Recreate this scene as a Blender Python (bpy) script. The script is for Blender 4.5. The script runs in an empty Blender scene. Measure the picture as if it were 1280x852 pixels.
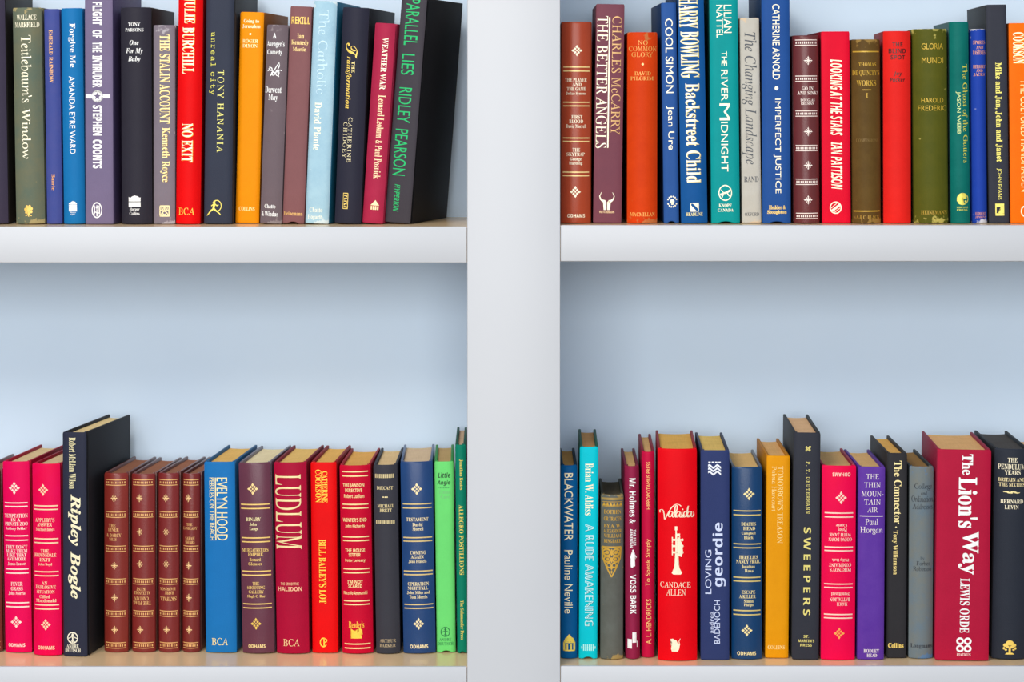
import bpy, bmesh, math, random
from mathutils import Vector
random.seed(7)
SC = bpy.context.scene
COL = SC.collection

# ---------------------------------------------------------------- camera, world, lights
D = 2.7            # distance camera - front plane of the bookcase
S = 0.00084        # metres per photo pixel on the front plane
VX, VY = 650.0, 125.0
CZ = 1.45          # eye height
cd = bpy.data.cameras.new('camera'); cam = bpy.data.objects.new('camera', cd); COL.objects.link(cam)
cam.location = (0, -D, CZ); cam.rotation_euler = (math.pi/2, 0, 0)
cd.sensor_width = 36; cd.lens = 36*(D/S)/1280
cd.shift_x = (640-VX)/1280; cd.shift_y = -(426-VY)/1280
cd.clip_end = 50
SC.camera = cam
SC.view_settings.view_transform = 'Standard'
SC.view_settings.look = 'None'
SC.view_settings.exposure = -0.13
SC.view_settings.gamma = 1.0
SC.view_settings.use_curve_mapping = False

world = bpy.data.worlds.new('world'); SC.world = world; world.use_nodes = True
bg = world.node_tree.nodes['Background']
# blue sky light from above, warm light off the ground from below
wt = world.node_tree
w_tc = wt.nodes.new('ShaderNodeTexCoord'); w_sx = wt.nodes.new('ShaderNodeSeparateXYZ')
w_mr = wt.nodes.new('ShaderNodeMapRange'); w_mx = wt.nodes.new('ShaderNodeMix'); w_mx.data_type = 'RGBA'
w_mr.inputs['From Min'].default_value = -0.35; w_mr.inputs['From Max'].default_value = 0.45
w_mx.inputs[6].default_value = (0.80, 0.74, 0.66, 1); w_mx.inputs[7].default_value = (0.78, 1.02, 1.32, 1)
wt.links.new(w_tc.outputs['Generated'], w_sx.inputs[0]); wt.links.new(w_sx.outputs['Z'], w_mr.inputs['Value'])
wt.links.new(w_mr.outputs[0], w_mx.inputs[0]); wt.links.new(w_mx.outputs[2], bg.inputs['Color'])
bg.inputs['Strength'].default_value = 0.46

def area(name, loc, target, sx, sy, power, color):
    l = bpy.data.lights.new(name, 'AREA'); l.shape = 'RECTANGLE'; l.size = sx; l.size_y = sy
    l.energy = power; l.color = color
    o = bpy.data.objects.new(name, l); COL.objects.link(o); o.location = loc
    o.rotation_euler = (Vector(target)-Vector(loc)).to_track_quat('-Z', 'Y').to_euler()
    return o
area('window_light', (-0.5, -5.2, 2.0), (0, 0, 1.1), 3.6, 2.2, 180, (1.0, 0.985, 0.965))
area('ceiling_light', (-1.0, -1.9, 2.85), (-0.35, 0.1, 1.0), 1.0, 0.7, 40, (1.0, 0.94, 0.86))

# ---------------------------------------------------------------- helpers
def lin(c):
    def f(v):
        v /= 255.0
        return v/12.92 if v <= 0.04045 else ((v+0.055)/1.055)**2.4
    return (f(c[0]), f(c[1]), f(c[2]), 1.0)

def at(px, py, Y):
    k = S*(D+Y)/D
    return Vector(((px-VX)*k, Y, CZ-(py-VY)*k))

def tag(o, label=None, cat=None, group=None, kind=None):
    for k, v in (('label', label), ('category', cat), ('group', group), ('kind', kind)):
        if v: o[k] = v
    return o

def obj(name, me, mat=None, parent=None):
    if isinstance(me, bmesh.types.BMesh):
        bm = me; me = bpy.data.meshes.new(name); bm.to_mesh(me); bm.free()
    o = bpy.data.objects.new(name, me); COL.objects.link(o)
    if mat: me.materials.append(mat)
    if parent: o.parent = parent
    return o

def box_bm(x0, x1, y0, y1, z0, z1, bev=0.0, seg=2):
    bm = bmesh.new()
    bmesh.ops.create_cube(bm, size=1)
    for v in bm.verts:
        v.co = Vector((x0 if v.co.x < 0 else x1, y0 if v.co.y < 0 else y1, z0 if v.co.z < 0 else z1))
    if bev:
        bmesh.ops.bevel(bm, geom=bm.edges[:], offset=bev, segments=seg, profile=0.5, affect='EDGES')
    return bm

def smooth(o, ang=40):
    for p in o.data.polygons: p.use_smooth = True
    try: o.data.set_sharp_from_angle(angle=math.radians(ang))
    except Exception: pass

# ---------------------------------------------------------------- materials
def base_mat(name):
    m = bpy.data.materials.new(name); m.use_nodes = True
    nt = m.node_tree; b = nt.nodes['Principled BSDF']
    return m, nt, b

def paint(name, c, rough=0.45, spec=0.4, bump=0.02):
    m, nt, b = base_mat(name)
    tc = nt.nodes.new('ShaderNodeTexCoord')
    n = nt.nodes.new('ShaderNodeTexNoise'); n.inputs['Scale'].default_value = 9; n.inputs['Detail'].default_value = 3
    nt.links.new(tc.outputs['Object'], n.inputs['Vector'])
    mx = nt.nodes.new('ShaderNodeMix'); mx.data_type = 'RGBA'
    a = lin(c); mx.inputs[6].default_value = a
    mx.inputs[7].default_value = (a[0]*0.96, a[1]*0.965, a[2]*0.97, 1)
    nt.links.new(n.outputs['Fac'], mx.inputs[0]); nt.links.new(mx.outputs[2], b.inputs['Base Color'])
    n2 = nt.nodes.new('ShaderNodeTexNoise'); n2.inputs['Scale'].default_value = 350
    nt.links.new(tc.outputs['Object'], n2.inputs['Vector'])
    bp = nt.nodes.new('ShaderNodeBump'); bp.inputs['Strength'].default_value = bump; bp.inputs['Distance'].default_value = 0.001
    nt.links.new(n2.outputs['Fac'], bp.inputs['Height']); nt.links.new(bp.outputs['Normal'], b.inputs['Normal'])
    b.inputs['Roughness'].default_value = rough; b.inputs['Specular IOR Level'].default_value = spec
    return m

def cover_mat(c, finish='cloth', c2=None, mottle=0.5, wear=None, H=0.2, weave=900):
    """cloth or leather over boards: fine bump, faint mottling, optional patches of wear at head and tail"""
    m, nt, b = base_mat('cover_'+finish)
    L = nt.links
    tc = nt.nodes.new('ShaderNodeTexCoord')
    a = lin(c)
    d = lin(c2) if c2 else (a[0]*0.82, a[1]*0.82, a[2]*0.82, 1)
    n = nt.nodes.new('ShaderNodeTexNoise'); n.inputs['Scale'].default_value = 42; n.inputs['Detail'].default_value = 6
    n.inputs['Roughness'].default_value = 0.65
    L.new(tc.outputs['Object'], n.inputs['Vector'])
    r = nt.nodes.new('ShaderNodeMapRange'); r.inputs['From Min'].default_value = 0.35; r.inputs['From Max'].default_value = 0.7
    r.inputs['To Max'].default_value = mottle
    L.new(n.outputs['Fac'], r.inputs['Value'])
    mx = nt.nodes.new('ShaderNodeMix'); mx.data_type = 'RGBA'
    mx.inputs[6].default_value = a; mx.inputs[7].default_value = d
    L.new(r.outputs['Result'], mx.inputs[0])
    col = mx.outputs[2]
    if wear:
        sx = nt.nodes.new('ShaderNodeSeparateXYZ'); L.new(tc.outputs['Object'], sx.inputs[0])
        ab = nt.nodes.new('ShaderNodeMath'); ab.operation = 'SUBTRACT'; ab.inputs[1].default_value = H/2
        L.new(sx.outputs['Z'], ab.inputs[0])
        ab2 = nt.nodes.new('ShaderNodeMath'); ab2.operation = 'ABSOLUTE'; L.new(ab.outputs[0], ab2.inputs[0])
        mr = nt.nodes.new('ShaderNodeMapRange'); mr.inputs['From Min'].default_value = H/2-0.014; mr.inputs['From Max'].default_value = H/2
        mr.inputs['To Max'].default_value = 0.26; L.new(ab2.outputs[0], mr.inputs['Value'])
        n3 = nt.nodes.new('ShaderNodeTexNoise'); n3.inputs['Scale'].default_value = 130; n3.inputs['Detail'].default_value = 4
        L.new(tc.outputs['Object'], n3.inputs['Vector'])
        ad = nt.nodes.new('ShaderNodeMath'); ad.operation = 'ADD'; L.new(mr.outputs[0], ad.inputs[0]); L.new(n3.outputs['Fac'], ad.inputs[1])
        th = nt.nodes.new('ShaderNodeMapRange'); th.inputs['From Min'].default_value = 0.72; th.inputs['From Max'].default_value = 0.8
        L.new(ad.outputs[0], th.inputs['Value'])
        m2 = nt.nodes.new('ShaderNodeMix'); m2.data_type = 'RGBA'; m2.inputs[7].default_value = lin(wear)
        L.new(th.outputs[0], m2.inputs[0]); L.new(col, m2.inputs[6]); col = m2.outputs[2]
    L.new(col, b.inputs['Base Color'])
    if finish == 'leather':
        h = nt.nodes.new('ShaderNodeTexVoronoi'); h.inputs['Scale'].default_value = 700
        L.new(tc.outputs['Object'], h.inputs['Vector']); ho = h.outputs['Distance']
        b.inputs['Roughness'].default_value = 0.36; b.inputs['Specular IOR Level'].default_value = 0.4; st = 0.12
    else:
        h = nt.nodes.new('ShaderNodeTexNoise'); h.inputs['Scale'].default_value = weave; h.inputs['Detail'].default_value = 2
        L.new(tc.outputs['Object'], h.inputs['Vector']); ho = h.outputs['Fac']
        b.inputs['Roughness'].default_value = 0.55; b.inputs['Specular IOR Level'].default_value = 0.1; st = 0.25
    bp = nt.nodes.new('ShaderNodeBump'); bp.inputs['Strength'].default_value = st; bp.inputs['Distance'].default_value = 0.0006
    L.new(ho, bp.inputs['Height']); L.new(bp.outputs['Normal'], b.inputs['Normal'])
    return m

_foil = {}
def foil(c, dull=False):
    k = (c, dull)
    if k not in _foil:
        m, nt, b = base_mat('foil_lettering')
        tc = nt.nodes.new('ShaderNodeTexCoord')
        n = nt.nodes.new('ShaderNodeTexNoise'); n.inputs['Scale'].default_value = 160; n.inputs['Detail'].default_value = 4
        nt.links.new(tc.outputs['Object'], n.inputs['Vector'])
        r = nt.nodes.new('ShaderNodeMapRange'); r.inputs['From Min'].default_value = 0.5; r.inputs['From Max'].default_value = 0.75; r.inputs['To Max'].default_value = 0.35
        nt.links.new(n.outputs['Fac'], r.inputs['Value'])
        mx = nt.nodes.new('ShaderNodeMix'); mx.data_type = 'RGBA'; a = lin(c)
        mx.inputs[6].default_value = a; mx.inputs[7].default_value = (a[0]*0.7, a[1]*0.62, a[2]*0.5, 1)
        nt.links.new(r.outputs[0], mx.inputs[0]); nt.links.new(mx.outputs[2], b.inputs['Base Color'])
        b.inputs['Roughness'].default_value = 0.4; b.inputs['Metallic'].default_value = 0.0 if max(c)-min(c) < 30 else 0.15
        b.inputs['Specular IOR Level'].default_value = 0.4
        _foil[k] = m
    return _foil[k]

_pages = {}
def page_mat(c):
    if c not in _pages:
        m, nt, b = base_mat('page_edges')
        tc = nt.nodes.new('ShaderNodeTexCoord')
        mp = nt.nodes.new('ShaderNodeMapping'); mp.inputs['Scale'].default_value = (1, 0.02, 0.02)
        nt.links.new(tc.outputs['Object'], mp.inputs['Vector'])
        n = nt.nodes.new('ShaderNodeTexNoise'); n.inputs['Scale'].default_value = 1500; n.inputs['Detail'].default_value = 3
        nt.links.new(mp.outputs[0], n.inputs['Vector'])
        n2 = nt.nodes.new('ShaderNodeTexNoise'); n2.inputs['Scale'].default_value = 50; n2.inputs['Detail'].default_value = 4
        nt.links.new(tc.outputs['Object'], n2.inputs['Vector'])
        ad = nt.nodes.new('ShaderNodeMath'); ad.operation = 'ADD'
        nt.links.new(n.outputs['Fac'], ad.inputs[0]); nt.links.new(n2.outputs['Fac'], ad.inputs[1])
        r = nt.nodes.new('ShaderNodeMapRange'); r.inputs['From Min'].default_value = 0.75; r.inputs['From Max'].default_value = 1.3
        nt.links.new(ad.outputs[0], r.inputs['Value'])
        mx = nt.nodes.new('ShaderNodeMix'); mx.data_type = 'RGBA'; a = lin(c)
        mx.inputs[6].default_value = a; mx.inputs[7].default_value = (a[0]*0.88, a[1]*0.85, a[2]*0.8, 1)
        nt.links.new(r.outputs[0], mx.inputs[0]); nt.links.new(mx.outputs[2], b.inputs['Base Color'])
        bp = nt.nodes.new('ShaderNodeBump'); bp.inputs['Strength'].default_value = 0.4; bp.inputs['Distance'].default_value = 0.0006
        nt.links.new(n.outputs['Fac'], bp.inputs['Height']); nt.links.new(bp.outputs['Normal'], b.inputs['Normal'])
        b.inputs['Roughness'].default_value = 0.85; b.inputs['Specular IOR Level'].default_value = 0.1
        _pages[c] = m
    return _pages[c]

# ---------------------------------------------------------------- room and bookcase
M_white = paint('white_lacquer', (201, 203, 207), 0.4, 0.35)
M_back = paint('pale_blue_panel', (212, 231, 250), 0.6, 0.2)
M_tan = paint('beige_laminate', (248, 214, 166), 0.21, 0.5, 0.0)
M_floor = paint('floor_covering', (150, 140, 128), 0.7, 0.3)
M_wall = paint('room_wall_paint', (225, 226, 226), 0.8, 0.2)

tag(obj('floor', box_bm(-4, 4, -6, 0.25, -0.06, -0.001), M_floor), kind='structure')
tag(obj('wall_back', box_bm(-4, 4, 0.25, 0.35, 0, 3.0), M_wall), kind='structure')

case = bpy.data.objects.new('bookcase', None); COL.objects.link(case); case.location = (0, 0, 0)
tag(case, 'white built-in bookcase with pale blue back panel and beige shelf tops', 'bookcase')
YB = 0.228           # front face of the back panel
XL, XR = at(584, 0, 0).x, at(700.3, 0, 0).x
XOUT = 0.86
TOP = 2.26
obj('back_panel', box_bm(-XOUT-0.09, XOUT+0.09, YB, 0.248, 0.0, TOP), M_back, case)
for x0, x1 in ((XL, XR), (-XOUT-0.098, -XOUT), (XOUT, XOUT+0.098)):
    o = obj('upright', box_bm(x0, x1, 0.0, YB, 0.0, TOP, 0.0012), M_white, case); smooth(o)
T_SH = 45*S
zs = {}
for side, x0, x1, ytop_u, ytop_l in (('l', -XOUT, XL, 283.4, 833.3), ('r', XR, XOUT, 281.6, 832.6)):
    zu = at(0, ytop_u, 0).z; zl = at(0, ytop_l, 0).z; pitch = zu-zl
    zs['u'+side] = zu; zs['l'+side] = zl
    for zt in (zu+pitch, zu, zl, zl-pitch, 0.1):
        b = obj('shelf_board', box_bm(x0, x1, 0.004, YB, zt-T_SH+0.0006, zt, 0.0), M_tan if zt < zu+0.1 else M_white, case)
        e = obj('edge_band', box_bm(x0+0.0004, x1-0.0004, 0.0008, 0.0052, zt-T_SH, zt+0.0003, 0.0012), M_white, b); smooth(e)
        u = obj('underside_facing', box_bm(x0, x1, 0.0045, YB, zt-T_SH-0.0004, zt-T_SH+0.0008), M_white, b)

# ---------------------------------------------------------------- lettering
def cmap(s, up, lo, dg=None):
    o = ''
    for c in s:
        if 'A' <= c <= 'Z': o += chr(up+ord(c)-65)
        elif 'a' <= c <= 'z': o += chr(lo+ord(c)-97)
        elif dg and '0' <= c <= '9': o += chr(dg+ord(c)-48)
        else: o += c
    return o
STYLES = {'S': (0x1D400, 0x1D41A), 'I': (0x1D434, 0x1D44E), 'B': (0x1D468, 0x1D482), 'C': (0x1D4D0, 0x1D4EA),
          'H': (0x1D5D4, 0x1D5EE), 'O': (0x1D63C, 0x1D656), 'M': (0x1D670, 0x1D68A), 'R': (0x1D434, 0x1D44E), 'D': (0x1D538, 0x1D552)}
_tcache = {}
def text_tris(s, style):
    """triangles of a line of type, scaled so its ink fills the unit box"""
    k = (s, style)
    if k in _tcache: return _tcache[k]
    c = bpy.data.curves.new('type', 'FONT'); c.resolution_u = 3
    st = style[0]
    t = s if st == 'P' else cmap(s, *STYLES[st])
    if st in 'IR': t = t.replace(chr(0x1D455), '\u210e')
    if st == 'D':
        for a, q in zip('CHNPQRZ', '\u2102\u210d\u2115\u2119\u211a\u211d\u2124'): t = t.replace(chr(0x1D538+ord(a)-65), q)
    c.body = t; c.size = 1.0
    if st == 'R': c.shear = -0.26
    if '+' in style: c.offset = 0.012*style.count('+')
    if '_' in style: c.space_character = 1.0+0.25*style.count('_')
    o = bpy.data.objects.new('type', c); COL.objects.link(o)
    dg = bpy.context.evaluated_depsgraph_get()
    me = o.evaluated_get(dg).to_mesh()
    vs = [(v.co.x, v.co.y) for v in me.vertices]; fs = [tuple(p.vertices) for p in me.polygons]
    o.evaluated_get(dg).to_mesh_clear()
    bpy.data.objects.remove(o); bpy.data.curves.remove(c)
    x0 = min(v[0] for v in vs); x1 = max(v[0] for v in vs); y0 = min(v[1] for v in vs); y1 = max(v[1] for v in vs)
    vs = [((v[0]-x0)/(x1-x0)-0.5, (v[1]-y0)/(y1-y0)-0.5) for v in vs]
    _tcache[k] = (vs, fs)
    return _tcache[k]

# small graphic marks in a unit box (-.5...5), each a list of polygons
def rect(x0, y0, x1, y1): return [(x0, y0), (x1, y0), (x1, y1), (x0, y1)]
def disc(cx, cy, rx, ry=None, n=20): 
    ry = ry or rx
    return [(cx+rx*math.cos(2*math.pi*i/n), cy+ry*math.sin(2*math.pi*i/n)) for i in range(n)]
def ring(cx, cy, rx, ry, w, a0=0, a1=360, n=28):
    out = []
    for i in range(n):
        a = math.radians(a0+(a1-a0)*i/n); b = math.radians(a0+(a1-a0)*(i+1)/n)
        out.append([(cx+rx*math.cos(a), cy+ry*math.sin(a)), (cx+rx*math.cos(b), cy+ry*math.sin(b)),
                    (cx+(rx-w)*math.cos(b), cy+(ry-w)*math.sin(b)), (cx+(rx-w)*math.cos(a), cy+(ry-w)*math.sin(a))])
    return out
def stroke(pts, w, w2=None):
    out = []; n = len(pts)
    w2 = w if w2 is None else w2
    nr = []
    for i in range(n):
        a = Vector(pts[max(i-1, 0)]); b = Vector(pts[min(i+1, n-1)]); d = (b-a)
        d = d.normalized() if d.length else Vector((1, 0))
        nr.append(Vector((-d.y, d.x)))
    for i in range(n-1):
        wa = w+(w2-w)*i/(n-1); wb = w+(w2-w)*(i+1)/(n-1)
        p, q = Vector(pts[i]), Vector(pts[i+1])
        out.append([tuple(p+nr[i]*wa/2), tuple(q+nr[i+1]*wb/2), tuple(q-nr[i+1]*wb/2), tuple(p-nr[i]*wa/2)])
    return out
def dia(cx, cy, r): return [(cx+r, cy), (cx, cy+r), (cx-r, cy), (cx, cy-r)]
def curve(fn, n=16): return [fn(i/n) for i in range(n+1)]
def star(cx, cy, R, r, n, a0=90):
    return [(cx+(R if i % 2 == 0 else r)*math.cos(math.radians(a0+180*i/n)), cy+(R if i % 2 == 0 else r)*math.sin(math.radians(a0+180*i/n))) for i in range(2*n)]
def mark(kind):
    P = []
    if kind == 'diamond':                       # fleuron of small lozenges
        for i in (-1, 0, 1):
            for j in (-1, 0, 1):
                P.append(dia((i+j)*0.155, (i-j)*0.155, 0.115 if (i or j) else 0.09))
        for sx, sy in ((1, 0), (-1, 0), (0, 1), (0, -1)): P.append([(sx*.5, sy*.5), (sx*.34-sy*.12, sy*.34+sx*.12), (sx*.3, sy*.3), (sx*.34+sy*.12, sy*.34-sx*.12)])
        for sx, sy in ((1, 1), (-1, 1), (1, -1), (-1, -1)): P.append(dia(sx*.2, sy*.2, .06))
    elif kind == 'cross':
        P = [star(0, 0, .5, .1, 4), dia(.0, .0, .2)]
        for sx, sy in ((1, 1), (-1, 1), (1, -1), (-1, -1)): P.append(disc(sx*.19, sy*.19, .07, n=8))
        for sx, sy in ((1, 0), (-1, 0), (0, 1), (0, -1)): P.append(disc(sx*.33, sy*.33, .075, n=8))
    elif kind == 'dot': P = [disc(0, 0, .5)]
    elif kind == 'fire':
        P = [rect(-.5, -.5, .5, -.1), rect(-.5, -.03, .5, .14), [(-.5, .17), (.5, .17), (.5, .32), (.38, .3), (.3, .42), (.18, .32), (.02, .5), (-.1, .34), (-.22, .4), (-.32, .3), (-.5, .34)]]
    elif kind == 'roundel':
        P = [rect(-1.1, -.16, -.5, .16), rect(.5, -.16, 1.1, .16)] + ring(0, 0, .5, .5, .5-.33)
        P += ring(0, 0, .5, .5, .14)
        n = 10; st = star(0, 0, .33, .15, 5)                      # star left in the cloth colour: fill between ring and star
        for i in range(10):
            a = math.radians(90+36*i); b = math.radians(90+36*(i+1))
            P.append([st[i], (.36*math.cos(a), .36*math.sin(a)), (.36*math.cos(b), .36*math.sin(b)), st[(i+1) % 10]])
    elif kind == 'oval':
        P = ring(0, 0, .5, .5, .08) + stroke([(-.25, -.25), (-.22, .28), (.02, .05), (.22, .3), (.25, -.25)], .1) + stroke([(0, .3), (0, -.38)], .09) + stroke([(-.3, -.1), (.3, -.2)], .06)
    elif kind == 'lattice':
        P = [rect(-.5, -.5, -.4, .5), rect(.4, -.5, .5, .5), rect(-.5, -.5, .5, -.4), rect(-.5, .4, .5, .5), rect(-.5, .05, .5, .13), rect(-.04, .05, .04, .5)]
        P += ring(-.2, .26, .14, .12, .06) + ring(.2, .26, .14, .12, .06) + ring(0, -.17, .22, .2, .09) + stroke([(-.38, -.36), (-.2, -.1)], .07) + stroke([(.38, -.36), (.2, -.1)], .07)
    elif kind == 'archer':
        P = [disc(.02, .38, .07)] + stroke([(.02, .3), (-.03, .05), (-.05, -.08)], .16, .13) + stroke([(-.05, -.05), (.15, -.2), (.38, -.36), (.45, -.45)], .12, .04)
        P += stroke([(-.05, -.08), (-.25, -.22), (-.42, -.42), (-.5, -.5)], .12, .04) + stroke([(0, .25), (.2, .12), (.3, .18)], .07) + stroke([(0, .25), (-.2, .1)], .06)
        P += ring(.18, .12, .34, .36, .05, -80, 150)
    elif kind == 'scribble':
        P = stroke(curve(lambda t: (-.5+1.0*t, -.05+.08*math.sin(9*t))), .05) + stroke([(-.3, -.35), (-.1, -.1), (.15, .3), (.3, .5), (.32, .3), (.2, 0), (.3, -.4)], .06)
        P += ring(-.3, .08, .14, .12, .05) + ring(-.1, -.2, .15, .13, .05) + ring(.2, -.15, .14, .2, .05) + stroke([(-.4, .25), (-.2, .1)], .05)
    elif kind == 'pyramid':
        P = [[(-.5, -.05), (.5, -.05), (.15, .38), (.05, .5), (-.08, .38)]] + [rect(-.45+i*.24, -.5, -.28+i*.24, -.12) for i in range(4)]
    elif kind == 'bull':
        for s in (-1, 1):
            P.append([(s*.03, -.5), (s*.2, -.5), (s*.24, -.1), (s*.26, .0), (s*.1, .02), (s*.03, -.06)])
            P += stroke([(s*.12, -.02), (s*.3, 0.02), (s*.42, .12), (s*.48, .28), (s*.36, .5)], .16, .02)
    elif kind == 'seal':
        P = [disc(0, .02, .2), rect(-.1, -.26, .1, 0)]
        for i in range(14):
            a = 2*math.pi*i/14
            if i in (0, 7): continue
            P.append(disc(.43*math.cos(a), .43*math.sin(a), .075, n=6))
    elif kind == 'cornerbox':
        P = [rect(-.5, -.5, -.42, .5), rect(.42, -.5, .5, .5), rect(-.5, -.5, .5, -.42), rect(-.5, .42, .5, .5), [(-.42, -.42), (.2, -.42), (-.42, .2)], [(.42, .42), (-.2, .42), (.42, -.2)]]
    elif kind == 'borzoi':
        P = ring(0, 0, .5, .5, .07) + stroke([(-.36, -.12), (-.1, -.02), (.12, .02), (.34, .15)], .12) + stroke([(-.1, -.03), (-.25, -.3)], .06) + stroke([(.14, 0), (.3, -.22)], .06) + stroke([(-.3, .2), (-.12, .0)], .05)
    elif kind == 'stamp':
        P = ring(0, 0, .5, .5, .09) + stroke([(-.34, -.28), (.34, .22)], .2) + stroke([(-.38, -.04), (.1, .36)], .05) + stroke([(-.1, -.38), (.38, -.02)], .05)
    elif kind == 'globe':
        P = [[(.0, .5), (-.3, .4), (-.48, .12), (-.5, -.15), (-.32, -.42), (-.05, -.5), (.2, -.45), (.1, -.3), (-.1, -.28), (-.12, -.05), (.1, .02), (.32, 0), (.36, .2), (.2, .42)]] + ring(0, 0, .5, .5, .05) + [disc(.26, -.2, .1, n=8)]
    elif kind == 'tornbox':
        P = [rect(-.5, .22, .5, .5), rect(-.5, -.5, -.36, .25), rect(-.5, -.5, .5, -.3), [(.5, -.35), (.5, .25), (.1, .25), (.12, .0), (-.02, -.12), (-.2, -.32)]]
    elif kind == 'compass':
        P = ring(0, 0, .5, .5, .09) + [rect(-.06, -.46, .06, .25), [(-.14, .2), (.14, .2), (0, .46)]] + stroke([(-.4, -.05), (0, .12), (.4, -.05)], .07) + stroke([(-.2, -.36), (0, -.2), (.2, -.36)], .06)
    elif kind == 'monogram':
        P = ring(-.02, 0, .46, .5, .12, 60, 330) + [rect(-.02, -.4, .12, .42)] + ring(.14, .2, .3, .24, .11, -90, 100)
    elif kind == 'pegasus':
        P = [[(-.5, -.5), (.4, -.5), (.42, -.3), (.3, -.24), (.5, -.1), (.38, .1), (.46, .3), (.28, .5), (.2, .2), (.0, .0), (-.22, .24), (-.5, .46), (-.46, .2), (-.3, -.02), (-.34, -.26)]]
    elif kind == 'arch':
        P = [rect(-.5, -.5, -.34, .02), rect(.34, -.5, .5, .02), rect(-.22, -.5, -.1, -.05), rect(.1, -.5, .22, -.05), rect(-.5, -.5, .5, -.42), rect(-.5, -.02, .5, .04)]
        P += [disc(-.2, .18, .17, .14, 12), disc(.2, .18, .17, .14, 12), disc(0, .3, .2, .16, 12), disc(-.3, .08, .15, .1, 10), disc(.3, .08, .15, .1, 10), disc(0, .42, .1, .08, 8), disc(0, .12, .12, .1, 8)]
    elif kind == 'arabesque':
        for s in (-1, 1):
            P += ring(s*.25, .3, .22, .14, .06) + ring(s*.22, .08, .2, .12, .06) + ring(s*.13, -.12, .13, .1, .05) + ring(s*.38, .36, .12, .12, .05, n=14) + [disc(s*.22, .3, .09, .06, 8), disc(s*.2, .08, .08, .05, 8)]
            P += stroke([(s*.5, .48), (s*.45, .1), (s*.25, -.2), (0, -.5)], .06)
        P += [disc(0, .3, .06, .12, 10), disc(0, .05, .05, .1, 10), dia(0, -.2, .08), dia(0, -.34, .06)] + [rect(-.5, .46, .5, .5)]
    elif kind == 'zigzag':
        for i in range(6): P.append([(-.5+i/6, -.5), (-.5+(i+1)/6, -.5), (-.5+(i+.5)/6, .4)])
        P += [rect(-.5, .42, .5, .55), rect(-.5, -.7, .5, -.58)]
    elif kind == 'figure':                       # cloaked figure lying along the spine
        P = [disc(.0, .42, .13, .07, 10), [(-.2, .34), (.2, .34), (.34, .0), (.2, -.1), (.28, -.42), (.08, -.42), (0, -.15), (-.1, -.5), (-.32, -.46), (-.2, -.05), (-.4, .05)]]
        P += stroke([(.2, .2), (.5, .05)], .09)
    elif kind == 'blocks':
        P = [rect(-.5, -.5, -.08, .08), rect(-.02, -.14, .38, .5), rect(.42, -.42, .5, -.05)]
    elif kind == 'trumpet':
        P = [[(-.12, .42), (-.02, .42), (.02, -.22), (.2, -.36), (.42, -.47), (.3, -.5), (-.3, -.5), (-.44, -.47), (-.24, -.36), (-.14, -.22)]]
        P += [rect(-.17, .42, .03, .5), rect(-.1, .3, .26, .35), rect(.2, -.08, .26, .33), rect(-.1, -.12, .26, -.06)]
        for k in range(3): P += [rect(-.38, .2-k*.13, .5, .24-k*.13), disc(.46, .22-k*.13, .09, .03, 8), rect(-.42, .16-k*.13, -.34, .28-k*.13)]
        P += [[(.1, .3), (.4, .16), (.5, -.02), (.4, -.14), (.1, -.1)]]
    elif kind == 'cat':
        P = [[(-.5, .45), (-.26, .5), (-.12, .36), (.12, .36), (.2, .2), (.36, .1), (.42, -.2), (.25, -.5), (-.35, -.5), (-.42, -.28), (-.34, .0), (-.28, .2)]] + stroke([(.3, -.36), (.42, .05), (.36, .3), (.5, .5)], .1, .04)
    elif kind == 'waves':
        for k in range(3):
            y = .22-k*.24; pts = []
            top = curve(lambda t: (-.5+t, y+.1*math.sin(t*2*math.pi*1.6+.6)), 14)
            bot = curve(lambda t: (-.5+t, y-.15+.1*math.sin(t*2*math.pi*1.6+.6)), 14)
            for i in range(14): P.append([bot[i], bot[i+1], top[i+1], top[i]])
        P += [rect(-.48+i*.26, .4, -.3+i*.26, .5) for i in range(4)]
    elif kind == 'clover':
        for sx in (-1, 1):
            for sy in (-1, 1): P += ring(sx*.25, sy*.25, .25, .25, .13)
    elif kind == 'tree':
        P = [rect(-.08, -.42, .08, .0), [(-.35, -.5), (.35, -.5), (.2, -.38), (-.2, -.38)], disc(0, .3, .28, .18, 14), disc(-.3, .14, .18, .13, 12), disc(.3, .14, .18, .13, 12), disc(-.16, .02, .14, .1, 10), disc(.16, .02, .14, .1, 10), disc(-.42, -.08, .08, .09, 8), disc(.42, -.08, .08, .09, 8), disc(-.28, -.18, .1, .06, 8), disc(.28, -.18, .1, .06, 8)]
    elif kind == 'flourish':
        P = stroke(curve(lambda t: (-.5+t, .28*math.sin(t*4*math.pi))), .22) + [disc(0, 0, .09, .4, 10)]
    elif kind == 'ticks':
        P = [rect(-.5+i/14, -.5, -.5+(i+.55)/14, .5) for i in range(14)]
    elif kind == 'boxtext':
        P = [rect(-.5, -.5, -.4, .5), rect(.4, -.5, .5, .5), rect(-.5, -.5, .5, -.45), rect(-.5, .45, .5, .5)]
        for i in range(5): P += [rect(-.3, .3-i*.17, .3, .36-i*.17), rect(-.3 if i % 2 else .1, .24-i*.17, -.1 if i % 2 else .3, .33-i*.17)]
    elif kind == 'blossom':
        for i in range(7):
            a = 2*math.pi*i/7+.3; P.append(disc(.3*math.cos(a), .06+.3*math.sin(a), .13, n=9))
        P += [disc(0, .06, .2, n=10), rect(-.05, -.5, .05, -.1)] + stroke([(-.3, -.45), (0, -.3), (.3, -.45)], .08)
    elif kind == 'line': P = [rect(-.5, -.5, .5, .5)]
    elif kind == 'wreath':
        for i in range(8):
            P += [rect(-.5+i*.14, -.2, -.42+i*.14, .2)] if i in (0, 7) else [rect(-.5+i*.14, -.5, -.42+i*.14, .5)]
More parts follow.
